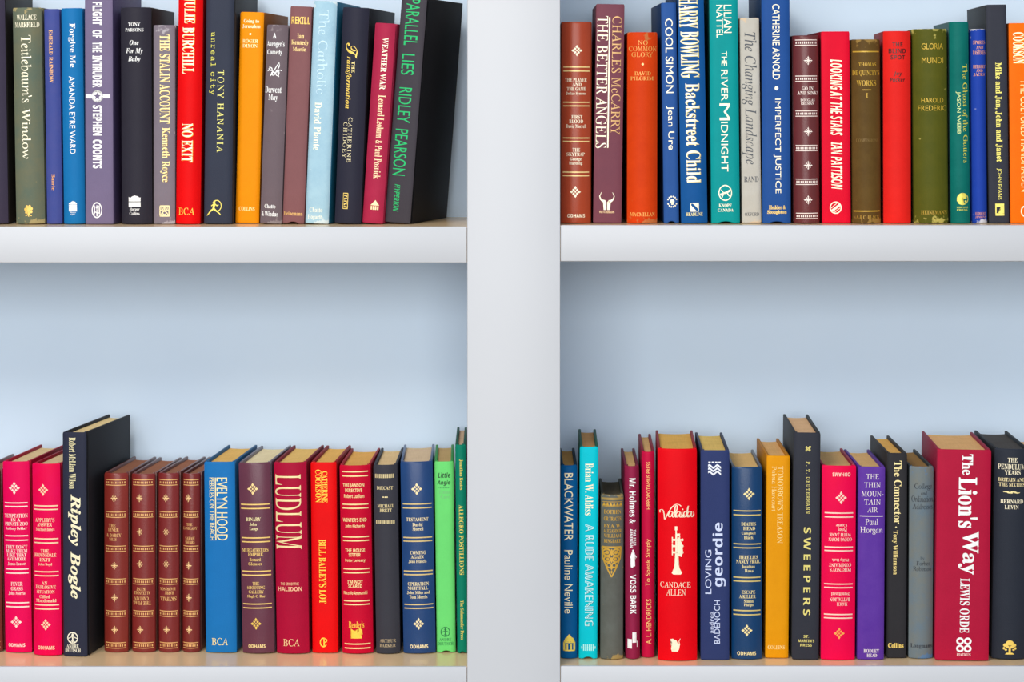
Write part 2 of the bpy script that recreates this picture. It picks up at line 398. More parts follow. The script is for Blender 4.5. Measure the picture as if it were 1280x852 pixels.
        P += [rect(-.5, -.1, .5, 0)]
    elif kind == 'handwriting':                  # a name written with a brush
        def sm(pts, w, w2=None):
            q = []
            for i in range(len(pts)-1):
                p0, p1, p2, p3 = [Vector(pts[max(0, min(len(pts)-1, k))]) for k in (i-1, i, i+1, i+2)]
                for t in (0, .25, .5, .75):
                    q.append(tuple(.5*(2*p1+(p2-p0)*t+(2*p0-5*p1+4*p2-p3)*t*t+(3*p1-p0-3*p2+p3)*t**3)))
            q.append(pts[-1]); return stroke(q, w, w2)
        w = .032
        P = sm([(-.5, -.02), (-.5, .12), (-.42, .14), (-.38, -.1), (-.36, -.42), (-.28, -.1), (-.15, .32), (-.02, .5), (.08, .46), (.12, .38)], w, .03)
        for x in (-.2, .02, .36):
            P += sm([(x+.08, .02), (x, .06), (x-.05, -.12), (x-.03, -.26), (x+.03, -.2), (x+.08, .04), (x+.06, -.2), (x+.1, -.26), (x+.15, -.12)], w)
        P += sm([(-.08, -.15), (.0, .2), (.0, .42), (-.05, .36), (-.06, -.1), (-.03, -.27), (.0, -.15)], w)
        P += sm([(.14, -.1), (.15, .04), (.14, -.2), (.18, -.26), (.22, -.1)], w) + [disc(.17, .2, .022, .04, 8)]
        P += sm([(.29, .02), (.23, .06), (.19, -.12), (.21, -.26), (.26, -.2), (.3, .1), (.34, .4), (.3, -.1), (.31, -.26), (.36, -.14)], w)
        P += sm([(.48, -.18), (.5, -.1), (.5, .05)], w, .02)
    elif kind == 'asterisk':
        P = [rect(-.4, -.5, -.2, .5), rect(.15, -.5, .35, .5), rect(-.5, -.3, .5, -.15), rect(-.5, .15, .5, .3)] + stroke([(-.5, -.5), (.5, .5)], .18)
    return P

# ---------------------------------------------------------------- book builder
CREAM = (252, 244, 214); WHITE = (248, 248, 246); GOLD = (238, 196, 96); PALE = (246, 222, 160)
TAN = (234, 196, 140)
class Book:
    def __init__(s, row, edges, yb, Y0, col, label, board=None, finish='cloth', db=None, bulge=0.004, power=2.2,
                 pages=TAN, wear=None, c2=None, mottle=0.45, notch=0.0, depth=None, yaw=None):
        xlt, xrt, yt, xlb, xrb = edges
        zsh = zs[row]
        s.xlt, s.xrt, s.yt, s.xlb, s.xrb = edges
        if Y0 is None:          # setback read off where the foot meets the shelf
            Y0 = D*((CZ-zsh)/S/(yb-VY)-1)
        k = S*(D+Y0)/D
        ybot = VY+(CZ-zsh)/k    # pixel row of the foot
        s.yb = ybot
        s.H = H = (ybot-yt)*k
        T = depth or min(0.66*H, YB-0.012-Y0)
        s.k = k
        xf = (xlt+xrt)/2
        if yaw is not None: yaw = math.radians(yaw)
        elif db is None: yaw = 0.0
        else:
            xback = (xf+db-VX)*S*(D+Y0+T)/D; yaw = math.asin(max(-.5, min(.5, (xback-(xf-VX)*k)/T)))
        W = ((xrt-xlt)+(xrb-xlb))/2*k/math.cos(yaw)-0.0011
        s.W = W
        xmt, xmb = (xlt+xrt)/2, (xlb+xrb)/2
        roll = math.atan2(xmt-xmb, ybot-yt)
        s.bulge, s.power = bulge, power
        root = bpy.data.objects.new('hardback_book', None); COL.objects.link(root)
        root.empty_display_size = 0.03
        root.location = ((xmb-VX)*k, Y0, zsh+0.0005+abs(math.sin(roll))*W/2)
        root.rotation_euler = (0, roll, -yaw)
        tag(root, label, 'book', {'ul': 'books on the upper left shelf', 'ur': 'books on the upper right shelf', 'll': 'books on the lower left shelf', 'lr': 'books on the lower right shelf'}[row])
        s.root = root
        m = cover_mat(col, finish, c2, mottle, wear, H)
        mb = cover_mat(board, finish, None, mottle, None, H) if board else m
        s.spine = obj('spine', s.spine_bm(H, W, notch), m, root); smooth(s.spine, 50)
        bt = 0.0028
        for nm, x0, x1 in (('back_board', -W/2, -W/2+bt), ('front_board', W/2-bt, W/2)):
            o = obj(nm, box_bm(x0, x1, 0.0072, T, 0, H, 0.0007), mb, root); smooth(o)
        # page block: rounded back under the spine, hollow fore-edge
        bm = bmesh.new(); n = 10; w = W/2-bt-0.0002; pr = []
        for i in range(n+1):
            u = -w+2*w*i/n; pr.append((u, s.prof(u)+0.0026))
        for i in range(n+1):
            u = w-2*w*i/n; pr.append((u, T-0.004-min(0.006, 0.18*W)*(1-(u/w)**2)))
        lo = [bm.verts.new((x, y, 0.003)) for x, y in pr]; hi = [bm.verts.new((x, y, H-0.0032)) for x, y in pr]
        bm.faces.new(lo[::-1]); bm.faces.new(hi)
        for i in range(len(pr)):
            j = (i+1) % len(pr); bm.faces.new((lo[i], lo[j], hi[j], hi[i]))
        bmesh.ops.recalc_face_normals(bm, faces=bm.faces[:])
        o = obj('page_block', bm, page_mat(pages), root); smooth(o, 35)

    def prof(s, u):
        t = min(1.0, abs(2*u/s.W)); return -s.bulge*(1-t**s.power)

    def spine_bm(s, H, W, notch):
        bm = bmesh.new(); nu = 22
        pr = [(-W/2+0.0022, 0.0082), (-W/2+0.0019, 0.0066), (-W/2+0.0016, 0.005), (-W/2+0.0006, 0.0028), (-W/2+0.0001, 0.0014)]
        for i in range(nu+1):
            u = -W/2*math.cos(math.pi*i/nu) if s.power > 3 else -W/2+W*i/nu
            pr.append((u, s.prof(u)))
        pr += [(-x, y) for x, y in pr[4::-1]]
        th = 0.0018; n = len(pr)
        nrm = []
        for i in range(n):
            a = Vector(pr[max(i-1, 0)]); b = Vector(pr[min(i+1, n-1)]); d = (b-a).normalized(); nrm.append(Vector((-d.y, d.x)))
        def P(i, z, off):
            q = Vector(pr[i])+nrm[i]*off; return (q.x, q.y, z)
        rows_z = [(0.0, 0.0006), (0.0004, 0.0002), (0.0012, 0), (H*.25, 0), (H*.5, 0), (H*.75, 0), (H-0.0022, 0), (H-0.0008, 0.0003), (H, 0.0009)]
        def zz(z, i):
            if notch and z < 0.01:
                u = pr[i][0]/(W/2); return z+notch*max(0.0, 1-(abs(u)/0.55)**2)
            return z
        outer = [[bm.verts.new(P(i, zz(z, i), off)) for i in range(n)] for z, off in rows_z]
        inner = [[bm.verts.new(P(i, zz(z, i), th)) for i in range(n)] for z, off in (rows_z[0], rows_z[-1])]
        for r in range(len(outer)-1):
            for i in range(n-1): bm.faces.new((outer[r][i], outer[r][i+1], outer[r+1][i+1], outer[r+1][i]))
        for i in range(n-1):
            bm.faces.new((inner[0][i+1], inner[0][i], inner[1][i], inner[1][i+1]))
            bm.faces.new((outer[0][i+1], outer[0][i], inner[0][i], inner[0][i+1]))
            bm.faces.new((outer[-1][i], outer[-1][i+1], inner[1][i+1], inner[1][i]))
        for e in (0, n-1):
            bm.faces.new([r[e] for r in outer]+[inner[1][e], inner[0][e]])
        bmesh.ops.recalc_face_normals(bm, faces=bm.faces[:])
        return bm

    def uv(s, x, y, ymid):
        f = (ymid-s.yt)/(s.yb-s.yt)
        xl = s.xlt+(s.xlb-s.xlt)*f; xr = s.xrt+(s.xrb-s.xrt)*f
        return ((x-(xl+xr)/2)/((xr-xl)/2)*s.W/2, (s.yb-y)*s.k)

    def stamp(s, name, polys, color, lift=0.00018, label=None):
        """polys: lists of (u,v) in metres on the spine; wrapped onto its curve"""
        bm = bmesh.new()
        lim = s.W/2-0.0006
        for p in polys:
            try: bm.faces.new([bm.verts.new((max(-lim, min(lim, a)), 0, b)) for a, b in p])
            except ValueError: pass
        bmesh.ops.triangulate(bm, faces=bm.faces[:])
        us = [v.co.x for v in bm.verts]
        nb = 16
        for i in range(1, nb):
            u = -s.W/2+s.W*i/nb
            if min(us) < u < max(us):
                bmesh.ops.bisect_plane(bm, geom=bm.verts[:]+bm.edges[:]+bm.faces[:], plane_co=(u, 0, 0), plane_no=(1, 0, 0), dist=1e-7)
        for v in bm.verts: v.co.y = s.prof(v.co.x)-lift
        for f in bm.faces:
            f.normal_update()
            if f.normal.y > 0: f.normal_flip()
        o = obj(name, bm, foil(color), s.spine)
        if label: o['label'] = label
        return o

    def text(s, name, style, color, lines, orient='h', shadow=None):
        polys = []; sh = []
        for t, x0, y0, x1, y1 in lines:
            vs, fs = text_tris(t, style)
            ym = (y0+y1)/2
            u0, v0 = s.uv(x0, y1, ym); u1, v1 = s.uv(x1, y0, ym)
            def mp(a, b):
                if orient == 'd': a, b = b, -a
                elif orient == 'u': a, b = -b, a
                elif orient == 'f': a, b = -a, -b
                return (u0+(a+.5)*(u1-u0), v0+(b+.5)*(v1-v0))
            for f in fs:
                q = [mp(*vs[i]) for i in f]; polys.append(q)
                if shadow: sh.append([(a+0.0006, b-0.0004) for a, b in q])
        if shadow: s.stamp(name+'_edge', sh, shadow, 0.00012)
        return s.stamp(name, polys, color, 0.00022)

    def mark(s, name, kind, color, x, y, w, h, orient='h'):
        u, v = s.uv(x, y, y); w *= s.k; h *= s.k
        polys = []
        for p in mark(kind):
            q = []
            for a, b in p:
                if orient == 'd': a, b = b, -a
                elif orient == 'u': a, b = -b, a
                elif orient == 'f': a, b = -a, -b
                q.append((u+a*w, v+b*h))
            polys.append(q)
        return s.stamp(name, polys, color)

    def bands(s, pairs, color, f=0.86, th=1.5):
        for ys in pairs:
            polys = []
            for y in ys:
                v = (s.yb-y)*s.k; w = s.W/2*f; t = th*s.k/2
                polys.append([(-w, v-t), (w, v-t), (w, v+t), (-w, v+t)])
            s.stamp('gilt_band', polys, color)

    def rolls(s, ys, color, f=0.84, gap=3.3):
        for y in ys:
            polys = []; v = (s.yb-y)*s.k; w = s.W/2*f; g = gap*s.k
            for q in (-g, g): polys.append([(-w, v+q-.5*s.k), (w, v+q-.5*s.k), (w, v+q+.5*s.k), (-w, v+q+.5*s.k)])
            n = max(8, int(2*w/s.k/2.4))
            for i in range(n):
                c = -w+2*w*(i+.5)/n; r = .65*s.k
                polys.append([(c-r, v-1.5*s.k), (c+r, v-1.5*s.k), (c+r, v+1.2*s.k), (c-r, v+1.2*s.k)])
            s.stamp('gilt_band', polys, color)

# ================================================================ UPPER LEFT SHELF
Y = 0.056
b = Book('ul', (-30, 6.5, -10, -25, 11), None, Y, (58, 52, 70), 'dark plum book cut off by the left edge of the photo, on the upper shelf', board=(48, 44, 42), db=36)

b = Book('ul', (15, 52.8, 10.5, 20.3, 56.7), None, Y, (92, 104, 90), 'mottled grey-green book with cream lettering, second from the left on the upper shelf', c2=(120, 112, 82), mottle=0.6, wear=(165, 150, 105), bulge=.006)
b.text('author_name', 'S', CREAM, [('WALLACE', 21, 19.5, 47, 26), ('MARKFIELD', 18.5, 28.5, 50.5, 35)])
b.text('title', 'R', CREAM, [("Teitlebaum's", 27.5, 45, 41, 129), ('Window', 28.5, 136, 40, 199)], 'd')
b.mark('publisher_mark', 'blossom', GOLD, 37, 263.5, 13, 15)

b = Book('ul', (54.5, 75, 12, 58.5, 78.5), None, Y, (60, 74, 142), 'narrow violet-blue book with tiny orange lettering, between the grey-green and the bright blue one', c2=(86, 84, 140), bulge=.003)
b.text('title', 'S', (228, 172, 112), [('EMERALD', 61.5, 38, 66.5, 69), ('RAINBOW', 62, 72, 67, 104)], 'd')
b.text('publisher_name', 'S', (228, 160, 90), [('Barrie', 65, 218, 69.5, 238)], 'd')

b = Book('ul', (75.7, 104, 11, 80, 107), None, Y, (24, 112, 172), 'bright blue book with white sideways lettering beside the tall pale-purple book', bulge=.005)
b.text('title', 'S', WHITE, [('Forgive Me', 86, 30, 95.5, 85)], 'd')
b.text('author_name', 'P', WHITE, [('AMANDA EYRE WARD', 87.5, 96, 95, 193)], 'd')
b.mark('publisher_mark', 'fire', WHITE, 92, 258, 10, 13)
b.text('publisher_name', 'S', WHITE, [('Harper', 88.5, 265, 96, 267), ('Collins', 89, 267.5, 95, 269.3)])

b = Book('ul', (104.8, 142, -8, 107, 142), None, Y-.004, (116, 104, 134), 'tall pale-purple book with heavy white capitals and a star roundel', board=(88, 76, 116), db=37, bulge=.0015, power=6)
b.text('title', 'H++', WHITE, [('FLIGHT', 115.5, 3, 128, 32), ('OF', 115.5, 38, 128, 48), ('THE', 115.5, 53, 128, 66), ('INTRUDER', 115.5, 70, 128, 110)], 'd')
b.mark('star_roundel', 'roundel', WHITE, 122, 121, 14.5, 15)
b.text('author_name', 'H++', WHITE, [('STEPHEN', 116, 132, 128, 170), ('COONTS', 116, 175, 128, 211)], 'd')
b.mark('publisher_mark', 'oval', WHITE, 121.5, 263, 13, 20)

b = Book('ul', (150, 190, 10, 152, 191), None, Y, (46, 44, 54), 'black-grey book with small white upright lettering near its top, left of the thin mauve one', board=(46, 40, 38), db=30, bulge=.007)
b.text('author_name', 'S', WHITE, [('TONY', 161, 29, 177, 33.5), ('PARSONS', 157, 36, 181, 40.3)])
b.text('title', 'B', WHITE, [('One', 163, 51, 175, 57), ('For My', 158, 61, 180, 69), ('Baby', 161, 71, 177, 79)])
b.mark('publisher_mark', 'fire', WHITE, 169.5, 251.5, 15, 14)
b.text('publisher_name', 'S', WHITE, [('Harper', 163, 260, 176, 264), ('Collins', 163, 265, 176, 269)])

b = Book('ul', (190.7, 220, 32, 192, 219), None, Y, (124, 114, 124), 'short grey-mauve book with gold lettering, squeezed between the black-grey and the bright red book', wear=(175, 168, 172), bulge=.002, power=4, yaw=1.4, depth=0.13)
b.text('title', 'S', (240, 222, 150), [('THE STALIN ACCOUNT', 199.5, 44, 213, 155)], 'd', shadow=(150, 110, 60))
b.text('author_name', 'S', (240, 222, 150), [('Kenneth Royce', 200.5, 160, 212.5, 228)], 'd', shadow=(150, 110, 60))
b.mark('publisher_mark', 'lattice', (235, 220, 165), 206, 264, 12.5, 14)

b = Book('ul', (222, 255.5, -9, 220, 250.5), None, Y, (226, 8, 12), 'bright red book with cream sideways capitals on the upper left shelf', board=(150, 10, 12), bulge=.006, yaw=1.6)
b.text('author_name', 'S', CREAM, [('JULIE', 229, -3, 245, 30), ('BURCHILL', 228, 35, 244, 93)], 'd', shadow=(250, 190, 60))
b.text('title', 'S', CREAM, [('NO EXIT', 227.5, 155, 242, 203)], 'd', shadow=(250, 190, 60))
b.text('publisher_name', 'R', (255, 205, 84), [('BCA', 224, 260, 244, 269)])

b = Book('ul', (258, 293.5, -14, 254, 291), None, Y, (52, 57, 72), 'slate-black book with yellow spaced lettering and a running archer mark', board=(58, 58, 60), db=30, bulge=.003, power=5)
b.text('title', 'M_', (214, 208, 84), [('unreal city', 262, 41, 270.5, 119)], 'd')
b.text('author_name', 'R_', (228, 222, 120), [('TONY HANANIA', 272, 88, 280.5, 191)], 'd')
b.mark('publisher_mark', 'archer', (232, 216, 96), 268, 260, 18, 20)

b = Book('ul', (299.5, 331.5, 16, 294.2, 324), None, .07, (240, 146, 6), 'golden-orange book with small cream lettering, right of the slate-black book', board=(150, 90, 20), db=31, bulge=.0025, power=5)
b.text('title', 'S', (255, 240, 200), [('Going to', 304.5, 25, 325, 30.5), ('Jerusalem', 302.5, 31.5, 327, 36.5)])
b.mark('ornament', 'dot', (255, 240, 200), 313.5, 43.5, 2.6, 2.6)
b.text('author_name', 'S', (255, 232, 170), [('ROGER', 303, 50, 324, 54.5), ('DIXON', 303, 56, 323, 60.5)])
b.text('publisher_name', 'S', (255, 226, 150), [('COLLINS', 299, 259, 319, 264)])

b = Book('ul', (333, 362, 32, 325, 352), None, Y, (108, 94, 100), 'short taupe-grey book with white lettering and a pen-sketch emblem', bulge=.003, wear=(140, 128, 130), yaw=5.1)
b.text('title', 'S', WHITE, [('A', 341, 42, 346.5, 49), ("Avenger's", 333, 52, 357, 61), ('Comedy', 333.5, 63, 354, 70.5)])
b.mark('ornament', 'scribble', WHITE, 344, 89, 18, 20)
b.text('author_name', 'S', WHITE, [('Derwent', 331, 109, 353, 117), ('May', 335.5, 119, 348, 128)])
b.text('publisher_name', 'S', WHITE, [('Chatto', 331, 256, 345, 261), ('& Windus', 327, 265, 348, 271)])

b = Book('ul', (362.5, 391, 9, 352.8, 380.5), None, Y, (130, 86, 88), 'dusty-brown mauve book with gold lettering near its top, left of the pale blue book', bulge=.002, power=4, notch=.002, yaw=5.2)
b.text('title', 'H', GOLD, [('REKILL', 364, 22, 389, 31)])
b.text('author_name', 'S', (246, 214, 140), [('Ian', 372, 43, 381, 49), ('Kennedy', 364, 51, 387, 58.5), ('Martin', 366, 60, 384, 65)])
b.text('publisher_name', 'S', (226, 178, 100), [('Heinemann', 354.5, 265, 379, 270)])

b = Book('ul', (392, 422.5, 2.5, 381, 411.5), None, Y, (168, 202, 216), 'pale sky-blue cloth book with faded lettering on the upper left shelf', board=(40, 122, 158), c2=(140, 178, 200), mottle=.7, bulge=.003, power=4, wear=(206, 220, 224), yaw=5.6)
b.text('title', 'R', (184, 212, 226), [('The Catholic', 397.5, 14, 411, 119)], 'd')
b.text('author_name', 'S', (252, 246, 214), [('David Plante', 392.8, 129, 401.8, 189)], 'd')
b.text('publisher_name', 'S', (240, 240, 222), [('Chatto', 387, 260, 404, 266), ('Hogarth', 384.5, 269, 404, 276)])

b = Book('ul', (429, 462, 10.5, 417, 452.5), None, Y, (44, 44, 58), 'blue-black book with curly gold script, between the pale blue and the crimson book', board=(30, 30, 36), db=33, bulge=.006)
b.text('title', 'C', (244, 208, 96), [('T', 433.5, 55, 448.5, 74)], 'd')
b.text('title', 'B', (244, 208, 96), [('ransformation', 432, 72, 440.5, 137)], 'd')
b.text('article', 'S', (250, 228, 150), [('THE', 441, 78, 445, 92)], 'd')
b.text('author_name', 'R_', (240, 226, 180), [('CATHERINE', 435.8, 148, 441, 204), ('CHIDGEY', 429.3, 154, 434.8, 198.5)], 'd')
b.mark('publisher_mark', 'boxtext', (240, 208, 110), 433, 252, 6.5, 20)

b = Book('ul', (467.9, 497.2, 30, 453.4, 478.2), None, Y, (172, 42, 74), 'crimson book with cream sideways lettering leaning against the big black book', bulge=.004, c2=(150, 30, 60), yaw=9.6, depth=0.132)
b.text('title', 'S', CREAM, [('WEATHER WAR', 477.5, 48, 485.5, 113)], 'd')
b.text('author_name', 'S', (250, 220, 176), [('Leonard Leokum & Paul Posnick', 471, 120, 480, 224)], 'd')
b.mark('publisher_mark', 'pyramid', (250, 226, 176), 469.5, 257, 11, 12)

b = Book('ul', (502, 536.3, -2, 481, 512.8), None, Y+.002, (66, 62, 69), 'big black book with green capitals leaning right, last on the upper left shelf', board=(20, 20, 24), db=45.5, bulge=.002, power=5, depth=.148)
b.text('title', 'P', (24, 186, 106), [('PARALLEL', 507.5, 0, 525.5, 58), ('LIES', 502.5, 69, 519.5, 95)], 'd')
b.text('author_name', 'P', (24, 186, 106), [('RIDLEY', 498.5, 111, 515, 155), ('PEARSON', 493, 163, 509.5, 221)], 'd')
b.text('publisher_name', 'O', (24, 176, 100), [('HYPERION', 493, 232, 500, 266)], 'd')

# ================================================================ UPPER RIGHT SHELF
Y = 0.042
G = (246, 216, 146)
b = Book('ur', (700.4, 741, 28, 700.4, 738.7), None, Y, (168, 66, 34), 'rust-brown leather book with gilt bands and lozenge ornaments next to the white upright', finish='leather', bulge=.008, c2=(150, 52, 26))
b.mark('ornament', 'diamond', CREAM, 721, 64, 14, 14)
b.bands([(84.5, 89.5), (128.5, 133), (173, 177.3), (215.5, 220)], G)
b.text('title', 'S', CREAM, [('THE PLAYER', 705.5, 98, 734, 103), ('AND', 715, 104.2, 727, 108.3), ('THE GAME', 708, 109.5, 733, 114), ('Julian Symons', 707, 115.5, 733, 120)])
b.text('title', 'S', CREAM, [('FIRST', 714, 144.5, 728, 149), ('BLOOD', 711, 150, 729, 154.5), ('David Morrell', 707, 156, 733, 160.5)])
b.text('title', 'S', CREAM, [('THE', 715.5, 185.5, 725, 190), ('SKYTRAP', 708, 191, 731, 195.5), ('George', 712, 197.2, 727, 202), ('Harding', 711, 202.5, 728, 207)])
b.mark('ornament', 'diamond', CREAM, 719, 240, 14, 15)
b.text('publisher_name', 'H', CREAM, [('ODHAMS', 709, 267.5, 731, 272)])

b = Book('ur', (744.7, 781.5, 6, 741, 777), None, Y, (120, 68, 80), 'tall plum book with large cream title and dull gold author line', db=-6, bulge=.002, power=4, c2=(104, 62, 76))
b.text('title', 'R', CREAM, [('THE BETTER ANGELS', 744.8, 21, 759, 186)], 'd')
b.mark('rule', 'line', CREAM, 760.8, 104, 1.6, 163)
b.text('author_name', 'R', (214, 168, 108), [('CHARLES McCARRY', 764.5, 21, 776.5, 169)], 'd')
b.mark('publisher_mark', 'bull', CREAM, 758.5, 252, 19, 22)
b.text('publisher_name', 'H', (236, 200, 150), [('HUTCHINSON', 749, 264, 768, 267)])

b = Book('ur', (784, 822, 41, 783.2, 822.2), None, Y, (210, 64, 12), 'vermilion-orange book with dull gold lettering left of the two royal-blue books', bulge=.007, c2=(186, 46, 6), wear=(190, 110, 60))
g = (240, 170, 84)
b.text('title', 'R', g, [('NO', 797, 51, 809.5, 57), ('COMMON', 785.5, 58.5, 821, 64.8), ('GLORY', 789, 66, 816, 72)])
b.mark('ornament', 'dot', (252, 210, 140), 803, 81, 3, 3)
b.text('author_name', 'S', g, [('DAVID', 792.5, 90, 813.5, 95), ('PILGRIM', 787.5, 96.2, 817, 101)])
b.text('publisher_name', 'S', g, [('MACMILLAN', 786.5, 265.5, 819, 270.5)])

b = Book('ur', (826, 845.5, 4, 829, 849.8), None, Y, (44, 86, 152), 'slim royal-blue book with cream lettering, right of the vermilion one', board=(22, 52, 96), db=-13, bulge=.002, power=4, notch=.002)
b.text('title', 'P', CREAM, [('COOL SIMON', 831.5, 24, 841.5, 117)], 'd')
b.text('author_name', 'P', CREAM, [('Jean Ure', 832.3, 133, 843, 188)], 'd')
b.mark('publisher_mark', 'seal', CREAM, 840.3, 252.5, 13.5, 15)

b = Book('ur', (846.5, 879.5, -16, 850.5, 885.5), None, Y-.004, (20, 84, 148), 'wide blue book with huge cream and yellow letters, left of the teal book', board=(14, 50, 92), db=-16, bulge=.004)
b.text('author_name', 'S', CREAM, [('HARRY', 848.5, -2, 872, 36), ('BOWLING', 850, 40, 873.5, 98)], 'd', shadow=(228, 206, 60))
b.text('title', 'S', CREAM, [('Backstreet Child', 856.5, 105, 875, 229)], 'd', shadow=(214, 190, 80))
b.mark('publisher_mark', 'cornerbox', CREAM, 868, 259.5, 10.5, 11)
b.text('publisher_name', 'S', (246, 230, 150), [('HEADLINE', 856.5, 266, 879, 270.3)])

b = Book('ur', (886, 922.5, -10, 888.5, 925.5), None, Y-.004, (8, 150, 150), 'teal book with cream lettering and an oval running-dog mark', board=(16, 96, 96), bulge=.003, power=4, notch=.002)
b.text('author_name', 'P', CREAM, [('LILIAN', 904.5, 7, 914.5, 42), ('NATTEL', 895, 7, 903.2, 48)], 'd')
b.text('title', 'P', CREAM, [('THE', 901.5, 65, 908.5, 83), ('RIVER', 901, 88, 909.5, 127), ('M', 899, 130, 912.5, 151), ('IDNIGHT', 901, 153, 910, 215)], 'd')
b.mark('publisher_mark', 'borzoi', CREAM, 906.3, 241.5, 17, 20)
b.text('publisher_name', 'S', CREAM, [('KNOPF', 898, 255, 914.5, 259.3), ('CANADA', 896.5, 261, 917, 265)])

b = Book('ur', (924, 949.5, 23, 927.2, 952), None, Y, (196, 192, 182), 'pale grey book with dark italic lettering between the teal and the blue book', c2=(178, 170, 156), mottle=.6, wear=(214, 190, 160), bulge=.0015, power=5)
b.text('title', 'I', (66, 72, 80), [('The Changing Landscape', 926.5, 41, 946.5, 206)], 'd')
b.text('author_name', 'S', (76, 80, 86), [('RAND', 929.5, 221, 948.5, 228)])
b.text('publisher_name', 'S', (92, 92, 94), [('OXFORD', 930.5, 266, 949, 270.3)])

b = Book('ur', (951, 987.5, -12, 952.7, 989), None, Y-.004, (36, 80, 148), 'cobalt-blue book with cream capitals and a dot, left of the banded maroon leather book', board=(24, 50, 88), db=-17, bulge=.003, power=4, notch=.002)
b.text('author_name', 'P', CREAM, [('CATHERINE ARNOLD', 965, 6, 974.5, 100)], 'd')
b.mark('ornament', 'dot', CREAM, 970.3, 111, 4.6, 5)
b.text('title', 'P', CREAM, [('IMPERFECT JUSTICE', 966.5, 124, 976, 242)], 'd')
b.text('publisher_name', 'S+', (244, 206, 110), [('Hodder &', 960.5, 257, 982, 262), ('Stoughton', 958.5, 263, 983.5, 268.6)])

W2 = (252, 236, 226)
b = Book('ur', (990, 1024, 45, 991.7, 1025), None, Y, (104, 44, 46), 'dark maroon leather book with gilt dotted bands and cross ornaments on the upper right shelf', finish='leather', bulge=.008)
b.rolls((54, 99, 142.5, 185.5, 227.5, 270), W2)
for y in (76.5, 165, 207, 250): b.mark('ornament', 'cross', W2, 1009.3, y, 12, 12.5)
b.text('title', 'S', W2, [('GO IN', 1001, 109, 1016, 113.3), ('AND SINK!', 995.5, 114.6, 1022, 119)])
b.text('author_name', 'S', W2, [('DOUGLAS', 999.5, 124, 1018, 127.4), ('REEMAN', 1000, 128.3, 1017, 131.5)])

b = Book('ur', (1025.5, 1062.5, 40, 1027.5, 1063.8), None, Y, (226, 10, 46), 'scarlet book with white slanting capitals and a round stamp, right of the maroon leather one', board=(150, 14, 34), bulge=.0015, power=6, yaw=0)
b.text('title', 'O', CREAM, [('LOOKING AT THE STARS', 1037.5, 75, 1053, 170)], 'd')
b.text('author_name', 'O', CREAM, [('IAN PATTISON', 1038.5, 178, 1053, 237)], 'd')
b.mark('publisher_mark', 'stamp', CREAM, 1044.3, 260, 15, 15.5)

g = (198, 158, 52)
b = Book('ur', (1063.3, 1100.5, 50, 1065, 1101.3), None, Y, (98, 74, 34), 'old olive-brown book with dull gold lettering and worn ends', c2=(80, 58, 26), mottle=.7, wear=(150, 118, 60), bulge=.008, yaw=1.5)
b.bands([(65.3,), (264,)], g, .92, 1.6)
b.text('title', 'S', g, [('THOMAS', 1072, 79, 1095, 83.5), ("DE QUINCEY'S", 1064.5, 88.5, 1099.5, 96), ('WORKS', 1069.5, 101, 1095, 108)])
b.mark('rule', 'line', g, 1082.5, 113, 11, 1.2)
b.text('volume_number', 'S', g, [('I', 1081.5, 117, 1084, 122.5)])
b.text('title', 'S', (128, 100, 48), [('CONFESSIONS', 1069, 174, 1098, 178)])
b.text('publisher_name', 'S', (176, 138, 50), [('A.& C. BLACK', 1069.5, 269, 1099.5, 274)])

b = Book('ur', (1103.3, 1138.5, 39.5, 1103.8, 1139), None, Y, (228, 36, 30), 'light red book with black stamped lettering, right of the olive-brown book', board=(150, 40, 42), db=-12.5, bulge=.006, c2=(206, 28, 24))
k = (70, 16, 14)
b.text('title', 'H', k, [('THE', 1114.5, 53.5, 1128, 59), ('BLIND', 1110, 61.5, 1132, 67.2), ('SPOT', 1112.5, 69.5, 1131, 75)])
b.text('author_name', 'O', k, [('Joy', 1116, 90, 1127.5, 96.5), ('Packer', 1111.5, 97.5, 1131, 103)])

g = (206, 170, 52)
b = Book('ur', (1139.2, 1184.3, 37, 1142, 1185.3), None, Y, (88, 88, 24), 'wide scuffed olive-green book with gold lettering on the upper right shelf', c2=(72, 78, 22), mottle=.7, wear=(190, 176, 92), bulge=.009, yaw=3.2)
b.text('title', 'P', g, [('GLORIA', 1150.5, 55, 1179, 62.5), ('MUNDI', 1151, 72.5, 1179, 80)])
b.text('author_name', 'P', g, [('HAROLD', 1150.5, 123, 1179, 129), ('FREDERIC', 1146.5, 132.5, 1183, 139)])
b.text('publisher_name', 'S', (180, 146, 48), [('HEINEMANN', 1150.5, 263, 1183.5, 268)])

b = Book('ur', (1185, 1211.5, 28, 1188.3, 1212.7), None, Y, (4, 102, 94), 'dark teal-green book with yellow lettering down its right edge', board=(70, 104, 104), bulge=.005, c2=(20, 122, 112), yaw=2.5)
y = (224, 220, 80)
b.text('title', 'R', y, [('The Ghost of the Gutters', 1201.5, 81, 1209.8, 204)], 'd')
b.text('author_name', 'P', (206, 226, 150), [('JASON WEBB', 1194, 115, 1200.3, 168)], 'd')
b.mark('publisher_mark', 'globe', (236, 226, 100), 1202.7, 249, 14.5, 15)
b.text('publisher_name', 'H', (200, 206, 90), [('FORTUNE', 1195.5, 258.5, 1209.5, 260.6), ('PRESS', 1195.5, 261.6, 1209, 263.6)])

